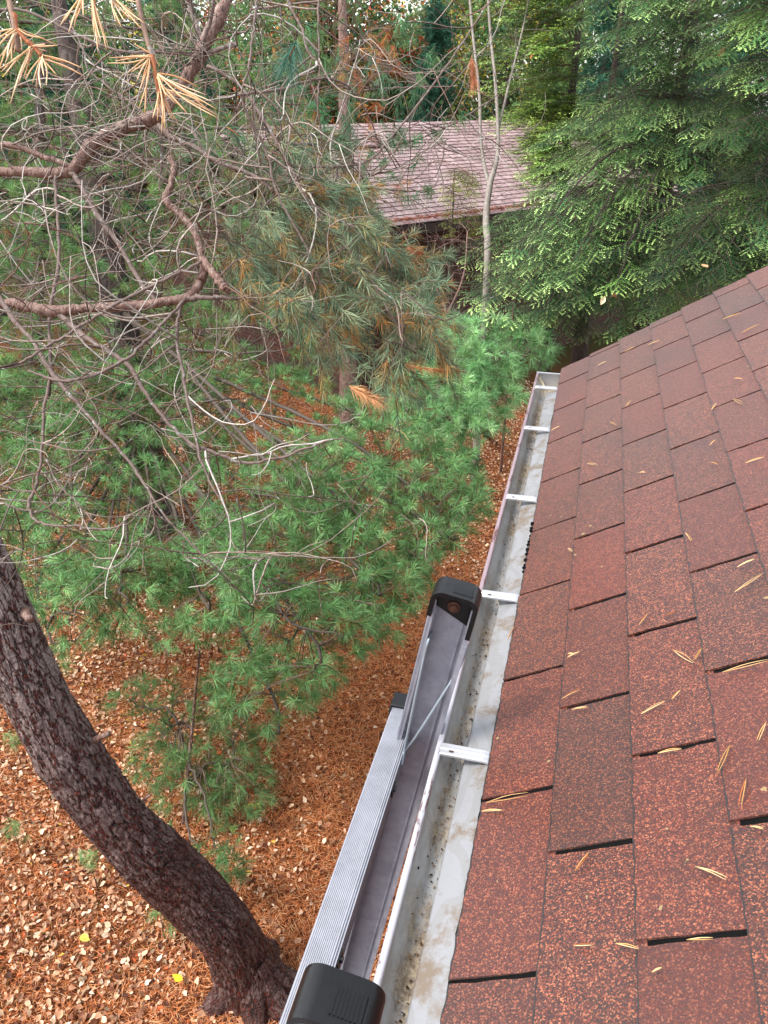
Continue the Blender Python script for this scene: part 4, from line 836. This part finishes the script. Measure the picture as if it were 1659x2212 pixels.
def conifer(name, label, base, H, r0, specs, cols, gp, cat='tree', group=None, size=.33, Nn=9, nl=.016, per=9, lw=.010, tips='bcd884', tbark=None, nsp=17, hang=-.6, tw_col='3a2c24', lean=(0, 0)):
    t = empty(name, base, label, cat, group); top = base + np.array([lean[0], lean[1], H])
    mb = MB(); TPp, _ = trunk_mesh(mb, np.array([[*base, r0 * 1.2], [*(base * .6 + top * .4), r0 * .8], [*top, r0 * .15]]), k=20, m=60); mb.build('trunk', tbark or M_DBARK, t, smooth=True)
    LB, NM = MB(), MB()
    for (poly, n, dn_, df) in specs:
        q = scatter(poly, n); G = atv(q, rng.uniform(dn_, df, n)); G[:, 2] = np.maximum(G[:, 2], GZ + .3)
        for p in G:
            rad = np.linalg.norm(p[:2] - base[:2]); zt = np.clip(p[2] + .18 * rad, base[2] + .4, top[2] - .1); tz = TPp[np.argmin(np.abs(TPp[:, 2] - zt))]
            ln = smoothline([tz, (tz + p) / 2 + [0, 0, .10 * rad], p], 16); ln += np.cumsum(rng.normal(size=ln.shape) * .005, 0)
            tubes(LB, [ln], [np.linspace(.003 + .0022 * rad, .002, 16)], 5, c=lin(tw_col))
            out = nrm(np.array([p[0] - tz[0], p[1] - tz[1], 0]) + 1e-5); sd = np.array([-out[1], out[0], 0]) * 1.0
            cp = [cols[rng.choice(len(cols), p=np.array(gp) / sum(gp))]]; dark = rng.choice([.4, .7, 1.0, 1.6])
            jj = np.arange(nsp); fr = .35 + .63 * jj / (nsp - 1); b = ln[np.clip((fr * 15).astype(int), 0, 15)] + rng.normal(size=(nsp, 3)) * .008
            sg = np.where(jj % 2 == 0, 1, -1)[:, None]; dr_ = hang * rng.uniform(.5, 1.3)
            d = out * (.45 + .8 * fr[:, None] ** 3) + sd * sg * (1.05 - .75 * fr[:, None] ** 4) + np.array([0, 0, dr_]) * (.45 + .5 * rng.random((nsp, 1))) + rng.normal(size=(nsp, 3)) * .13
            sprays(NM, LB, b, d, Nn, size * (1.25 - .6 * fr), [c_ for c_ in cp], [1], nl=nl, per=per, lw=lw, tips=tips, dark=dark)
    LB.build('branches', M_STEM, t); NM.build('crown', M_FOL, t); return t
HC = ['2a5232', '386439', '1e3e28', '467440', '4a702e']; HP = [3, 3, 2, 2, 1]
hb1 = at(1390, 700, 8.2) * [1, 1, 0] + [0, 0, GZ]; hb2 = at(1620, 600, 6.4) * [1, 1, 0] + [0, 0, GZ]; hb3 = at(1260, 700, 9.5) * [1, 1, 0] + [0, 0, GZ]
conifer('hemlock', 'dense dark green hemlock with drooping flat sprays above the roof edge', hb1, 7.5, .10, [
    ([(1180, -50), (1500, -50), (1560, 200), (1560, 420), (1440, 400), (1150, 430), (1130, 330), (1240, 200)], 84, 6.0, 8.4),
    ([(960, 640), (1080, 560), (1240, 600), (1420, 640), (1480, 680), (1360, 730), (1200, 720), (1010, 690)], 46, 5.2, 6.4),
    ([(1040, 470), (1240, 440), (1350, 520), (1300, 640), (1100, 620), (980, 570)], 46, 7.0, 8.4), ([(1160, 250), (1659, 250), (1659, 560), (1160, 520)], 60, 7.6, 9.2)], HC, HP)
conifer('hemlock', 'hemlock at the right edge of the photo with pale green branch tips', hb2, 7.0, .11, [
    ([(1400, -50), (1720, -50), (1720, 560), (1560, 610), (1420, 640), (1440, 480), (1500, 300)], 90, 5.0, 7.4),
    ([(1270, 520), (1400, 560), (1660, 560), (1500, 640), (1380, 660)], 16, 4.9, 5.8)], HC, HP, tips='a8c070')
conifer('hemlock', 'shaded hemlock behind the others, right of the neighbouring wall', hb3, 5.5, .1, [
    ([(1000, 480), (1500, 420), (1659, 500), (1500, 640), (1200, 740), (980, 720)], 80, 8.0, 9.6)], ['24442f', '2c5038', '2a4a24'], [1, 1, 1])
CC = ['8cb454', '7aa450', 'a0c462', '5c8a4c', '8a9a44']
cb1 = at(1205, 500, 9.2) * [1, 1, 0] + [0, 0, GZ]; cb2 = at(1130, 400, 9.8) * [1, 1, 0] + [0, 0, GZ]
conifer('cedar', 'yellow green cedar with upright feathery sprays in front of the neighbouring roof', cb1, 7.0, .07, [
    ([(1060, -50), (1240, -50), (1250, 200), (1240, 430), (1130, 440), (1110, 300), (1140, 150)], 100, 8.0, 9.4), ([(1000, 0), (1130, -50), (1130, 260), (1080, 330), (1010, 200)], 34, 8.4, 9.6), ([(1110, 240), (1260, 220), (1280, 450), (1120, 450)], 46, 7.9, 9.2)], CC, [3, 2, 2, 2, 1], size=.26, Nn=7, nl=.026, per=5, lw=.014, tips='cfe08c', hang=.35, tw_col='5a3a2a')
conifer('cedar', 'sparse olive cedar left of the yellow green one, low against the neighbouring roof', cb2 + [-.9, .1, 0], 3.3, .035, [
    ([(930, 320), (1010, 300), (1040, 420), (1080, 520), (1000, 560), (940, 520), (950, 420)], 15, 8.7, 9.6)], ['849440', '6f8236', '98a048'], [1, 1, 1], size=.18, Nn=6, nl=.02, per=4, lw=.009, tips='8a9040', hang=-.2, tw_col='5a3a2a')
# bare slender deciduous saplings
def bare_tree(name, label, stems, N, cat='tree', group=None, L=(.3, 1.0), col='8a8078', seedp=None):
    rows0 = pxr(stems[0]); b0 = rows0[0, :3].copy(); b0[2] = GZ; t = empty(name, b0, label, cat, group)
    mb = MB(); first = smoothline(np.vstack([[*b0, rows0[0, 3] * 1.1], rows0]), 40); tubes(mb, [first[:, :3]], [first[:, 3]], 8, c=lin(col), rough=.05)
    srcs = [first[12:]]
    for s_ in stems[1:]:
        q = smoothline(pxr(s_), 30); tubes(mb, [q[:, :3]], [q[:, 3]], 6, c=lin(col), rough=.05); srcs.append(q)
    mb.build('trunk', M_TWIG, t, smooth=True); A = np.vstack(srcs); b = MB(); k = rng.integers(0, len(A), N)
    d = rng.normal(size=(N, 3)) * [1, 1, .5] + [0, 0, .45]; Ls = rng.uniform(L[0], L[1], N); P, Rr = grow(A[k, :3], d, Ls, 12, .0038 * rng.uniform(.5, 1.2, N), np.full(N, .0011), .08, .0, .02)
    tubes(b, P, Rr, 4, c=pal([col, '6a5c54'], [1, 1], N)); f = P[:, 3:].reshape(-1, 3); M = N * 3; k = rng.integers(0, len(f), M)
    P, Rr = grow(f[k], rng.normal(size=(M, 3)), rng.uniform(.1, .4, M), 7, np.full(M, .0017), np.full(M, .0007), .1, 0, .02); tubes(b, P, Rr, 3, c=pal([col, '7a5a50'], [1, 1], M))
    b.build('branches', M_TWIG, t)
    return t
bare_tree('bare_sapling', 'slender bare grey tree standing before the neighbouring roof', [
    [(1052, 600, 7.9, 17), (1050, 480, 8.0, 15), (1058, 400, 8.0, 13), (1075, 330, 8.1, 9), (1072, 200, 8.1, 7), (1060, 80, 8.2, 6), (1050, -60, 8.2, 5)],
    [(1058, 410, 8.0, 10), (1040, 320, 8.1, 8), (1035, 200, 8.1, 7), (1020, 60, 8.2, 6), (1010, -60, 8.2, 5)],
    [(1072, 300, 8.1, 6), (1100, 180, 8.2, 5), (1130, 60, 8.2, 4), (1150, -50, 8.2, 3)]], 46, col='8b8178')
bare_tree('bare_shrub', 'tangled bare twiggy shrub in front of the dark brick wall', [
    [(950, 740, 8.6, 7), (960, 660, 8.6, 6), (900, 560, 8.6, 4), (870, 500, 8.6, 3)], [(955, 700, 8.5, 5), (1000, 600, 8.4, 4), (1010, 500, 8.4, 3)], [(950, 720, 8.6, 5), (910, 660, 8.5, 4), (930, 560, 8.5, 3)]], 48, cat='shrub', L=(.2, .7), col='8a6a62')
bare_tree('bare_bush', 'bare brown bush under the hemlock boughs right of the grey sapling', [
    [(1110, 660, 8.7, 6), (1120, 600, 8.7, 5), (1150, 520, 8.7, 3)], [(1105, 640, 8.6, 4), (1060, 560, 8.6, 3), (1000, 520, 8.6, 2)]], 34, cat='shrub', L=(.2, .7), col='6a4a40')
# pine trunk standing in front of the neighbouring roof, with a thin crown
tb = at(748, 700, 10.6) * [1, 1, 0] + [0, 0, GZ]
whitepine('red_pine', 'straight reddish pine trunk in front of the neighbouring pink roof', tb, at(735, -200, 10.0), .12, [
    ([(560, -60), (900, -60), (900, 120), (780, 210), (640, 230), (560, 150)], 90, (9.8, 9.8), 1.2), ([(640, 300), (860, 300), (880, 400), (700, 420)], 8, (9.9, 9.9), .8)],
    ['476f50', '557d55', '3d6048', '7a7a4a'], [3, 3, 3, 1], Lm=.10, per=22, w=.0042, deadpoly=.5, trunk_bark=M_LIMB, stemcol=('4a3530', '6a4a40'))

# ================================================================= NEIGHBOURING HOUSE
EA, EB = atz(850, 490, -.6), atz(1160, 452, -.6); ed = nrm((EB - EA) * [1, 1, 0]); pn = np.array([-ed[1], ed[0], 0]); 
if pn @ FW < 0: pn = -pn
A0 = EA - ed * .8; Ln_ = 7.6; RUN, RISE = 3.6, 1.12
nb = empty('brick_house', [A0[0], A0[1], GZ], 'neighbouring brick house with faded pink shingle roof beyond the trees', 'house')
mb = MB(); nc = 27
for k in range(nc):
    f0, f1 = k / nc, (k + 1.12) / nc; s_ = np.linspace(0, Ln_, 38) + (.16 if k % 2 else 0)
    for a, b in zip(s_[:-1], s_[1:]):
        b_ = b - .012; q = []; q = [A0 + ed * a + pn * RUN * f0 + [0, 0, RISE * f0 + .016], A0 + ed * b_ + pn * RUN * f0 + [0, 0, RISE * f0 + .016], A0 + ed * b_ + pn * RUN * f1 + [0, 0, RISE * f1 + .004], A0 + ed * a + pn * RUN * f1 + [0, 0, RISE * f1 + .004]]
        q += [q[0], q[1], q[0] - [0, 0, .015], q[1] - [0, 0, .015]]; rc = random.random(); mb.add(q, [np.array([[0, 1, 2, 3], [6, 7, 5, 4]])], np.array([(rc, 0, 0)] * 4 + [(0, 1, 0)] * 4))
rf = mb.build('roof', M_FROOF, nb)
mb = MB()
def slab(mb, o, a, b, c): obox(mb, o, a, b, c)
obox(mb, A0 - [0, 0, .02], ed * Ln_, pn * RUN + [0, 0, RISE], np.array([0, 0, -.12])); obox(mb, A0 + pn * RUN + [0, 0, RISE - .02], ed * Ln_, pn * RUN - [0, 0, RISE], np.array([0, 0, -.12]))
mb.build('roof_deck', M_DARK, rf)
mb = MB(); obox(mb, A0 + pn * .55 + ed * .4 + np.array([0, 0, GZ + .6 - .3]), ed * (Ln_ - .8), pn * (2 * RUN - 1.1), np.array([0, 0, -.6 - GZ + .12])); mb.build('wall', M_BRICK, nb)
mb = MB(); wp = EA + ed * .25 + pn * .53
obox(mb, np.array([wp[0], wp[1], GZ + .9]), ed * 1.0, pn * .012, np.array([0, 0, .95])); wnd = mb.build('window', M_TAR, nb)
mb = MB()
for a_, l_ in ((-.05, .05), (1.0, .05)): obox(mb, np.array([wp[0], wp[1], GZ + .9]) + ed * a_ - pn * .02, ed * l_, pn * .03, np.array([0, 0, .95]))
obox(mb, np.array([wp[0], wp[1], GZ + 1.85]) - ed * .05 - pn * .02, ed * 1.1, pn * .03, np.array([0, 0, .06])); mb.build('frame', M_DARK, wnd)
mb = MB(); gs = rng.random(1400) * 6.9 + .1; Pq = A0 + ed * gs[:, None] + pn * (rng.random(1400) ** 2 * .22)[:, None] + np.array([0, 0, .06]) + rng.random((1400, 1)) * [0, 0, .02]
needles(mb, Pq, nrm(rng.normal(size=(1400, 3)) * [1, 1, .15]), .09, .006, 3, (0, .5), 0, pal(['8a4a34', 'a8624a', '6a3a2c'], [1, 1, 1], 1400))
tag(mb.build('eave_needles', M_TAN), 'reddish dead pine needles piled along the eave of the neighbouring roof', 'pine needles', kind='stuff')

# ================================================================= FAR WOODS: one tree each
def far_tree(px, dist, topy, w, cols, gp, label, name, kind='leaf', n=5200, sz=.115):
    d = ray(px, 400); h = np.hypot(d[0], d[1]); base = np.array([CAM[0] + d[0] / h * dist, CAM[1] + d[1] / h * dist, GZ])
    el = PITCH - math.atan((1106 - topy) / F); Ht = CAM[2] - math.tan(el) * dist - GZ; Ht = max(Ht, 2.5)
    t = empty(name, base, label, 'tree', 'distant trees behind the neighbouring house')
    mb = MB(); trunk_mesh(mb, np.array([[*base, .02 * Ht], [*(base + [rng.normal() * .2, 0, Ht * .5]), .013 * Ht], [*(base + [0, 0, Ht * .97]), .004]]), k=12, m=30); mb.build('trunk', M_DBARK, t, smooth=True)
    b = MB(); nb_ = 60; z0 = rng.uniform(.15, .92, nb_) * Ht; az = rng.random(nb_) * 6.28
    taper = (1 - z0 / Ht) if kind == 'cone' else np.sqrt(np.clip(1 - ((z0 / Ht - .55) / .5) ** 2, .05, 1)); rr_ = w * np.clip(taper, .1, 1) * rng.uniform(.6, 1.1, nb_)
    D = np.stack([np.cos(az), np.sin(az), np.full(nb_, -.1 if kind == 'cone' else .45)], 1); st = base + np.stack([0 * z0, 0 * z0, z0], 1)
    P, Rr = grow(st, D, rr_, 9, np.full(nb_, .03), np.full(nb_, .008), .06, 0, .03 if kind != 'cone' else -.03); tubes(b, P, Rr, 4, c=lin('4a3f3a')); b.build('branches', M_STEM, t)
    f = P[:, 2:].reshape(-1, 3); k = rng.integers(0, len(f), n); c = f[k] + rng.normal(size=(n, 3)) * w * .09
    cb = MB(); cl = pal(cols, gp, n, .35)
    if kind == 'cone':
        needles(cb, c, nrm(D[k // 7 % nb_] + rng.normal(size=(n, 3)) * .5), sz * 1.6, sz * .16, 9, (.1, 1.0), .05, cl, droop=.2)
    else:
        c = np.repeat(c, 4, 0) + rng.normal(size=(n * 4, 3)) * w * .05; leaf_mesh(cb, c, sz * rng.uniform(.6, 1.2, n * 4), np.repeat(cl, 4, 0) * rng.uniform(.7, 1.3, (n * 4, 1)), 1.2)
    cb.build('crown', M_FOL, t)
OR = ['c4603e', 'd08654', 'b0503a', 'b09050']; YL = ['c7b450', '9aa048', 'd6c060']; GN = ['5c7f4a', '6f9058', '4a7050']; DG = ['3c6650', '4a7860', '335a48']
for a in [(600, 26, 330, 2.6, OR, [1, 1, 1, 1], 'orange maple low behind the pink roof, left of the red pine trunk', 'maple_tree'),
          (760, 30, 120, 3.2, OR, [1, 1, 1, 1], 'tall orange red maple far behind the red pine crown', 'maple_tree'),
          (880, 27, 60, 2.6, OR + GN, [2, 1, 1, 1, 2, 2, 2], 'orange and green maple behind the ridge of the pink roof', 'maple_tree'),
          (980, 34, -60, 3.0, YL + GN, [3, 2, 2, 2, 2, 2], 'yellow green birch far behind, left of the grey sapling', 'birch_tree'),
          (1180, 32, -40, 3.2, GN + YL, [3, 3, 2, 1, 1, 1], 'light green leafy tree far behind the cedar', 'leafy_tree'),
          (690, 24, -90, 3.0, GN + OR, [4, 3, 3, 1, 1, .5, 1], 'tall green tree with a few orange leaves above the pink roof', 'leafy_tree'),
          (1070, 24, -120, 3.0, GN + YL, [4, 3, 2, 1, 1, 1], 'yellow green tree rising behind the grey sapling', 'leafy_tree'),
          (480, 30, 40, 3.2, GN + OR, [3, 3, 2, 1, 1, 1, 1], 'green and orange tree far behind the bare twigs', 'leafy_tree'),
          (300, 28, -60, 3.4, GN + YL, [3, 3, 2, 1, 1, 1], 'green leafy tree far behind the hanging dead tufts', 'leafy_tree'),
          (80, 30, -80, 3.5, GN, [3, 3, 2], 'green leafy tree far off at the left edge', 'leafy_tree'),
          (1400, 26, -100, 3.6, GN, [3, 3, 2], 'leafy tree far behind the dark hemlock', 'leafy_tree')]:
    far_tree(*a)
for a in [(930, 22, -40, 1.6, DG, [1, 1, 1], 'blue green spruce far behind the ridge of the pink roof', 'spruce_tree', 'cone', 3600, .10),
          (420, 20, -100, 2.2, DG, [1, 1, 1], 'dark spruce far behind the thick bare limb', 'spruce_tree', 'cone', 3600, .12),
          (180, 19, -100, 2.2, DG, [1, 1, 1], 'dark spruce far behind the large white pine at left', 'spruce_tree', 'cone', 3600, .12),
          (-60, 18, -100, 2.4, DG, [1, 1, 1], 'dark spruce at the far left edge of the woods', 'spruce_tree', 'cone', 3600, .12),
          (640, 24, 60, 1.8, DG, [1, 1, 1], 'dark spruce beside the patch of white sky', 'spruce_tree', 'cone', 3600, .12),
          (1560, 20, -140, 2.6, DG, [1, 1, 1], 'dark spruce far behind the right hand hemlock', 'spruce_tree', 'cone', 3600, .12),
          (1290, 22, -120, 2.4, DG, [1, 1, 1], 'dark spruce far behind between cedar and hemlock', 'spruce_tree', 'cone', 3600, .12)]:
    far_tree(*a)

# single leaves caught in the boughs
for (x_, y_, d_, h_, lb) in [(1149, 120, 7.6, 'd9743c', 'orange leaf caught in the yellow green cedar'), (1559, 112, 5.6, 'e0a070', 'tan leaf caught high in the right hand hemlock'), (1522, 577, 5.0, 'c99a72', 'curled tan leaf caught on a low hemlock bough near the roof'),
                             (1302, 650, 5.1, 'e6cfa6', 'pale leaf on the lowest hemlock bough, left of its darker neighbour'), (1325, 640, 5.1, 'b98a62', 'brown leaf on the lowest hemlock bough, right of its paler neighbour'), (1239, 470, 6.4, 'b5714a', 'reddish brown leaf caught in the middle of the dark hemlock')]:
    m_ = MB(); leaf_mesh(m_, at(x_, y_, d_)[None], np.array([.06]), np.array([lin(h_)]), .9)
    tag(m_.build('caught_leaf', M_LEAF), lb, 'leaf', 'dead leaves caught in the evergreen boughs')
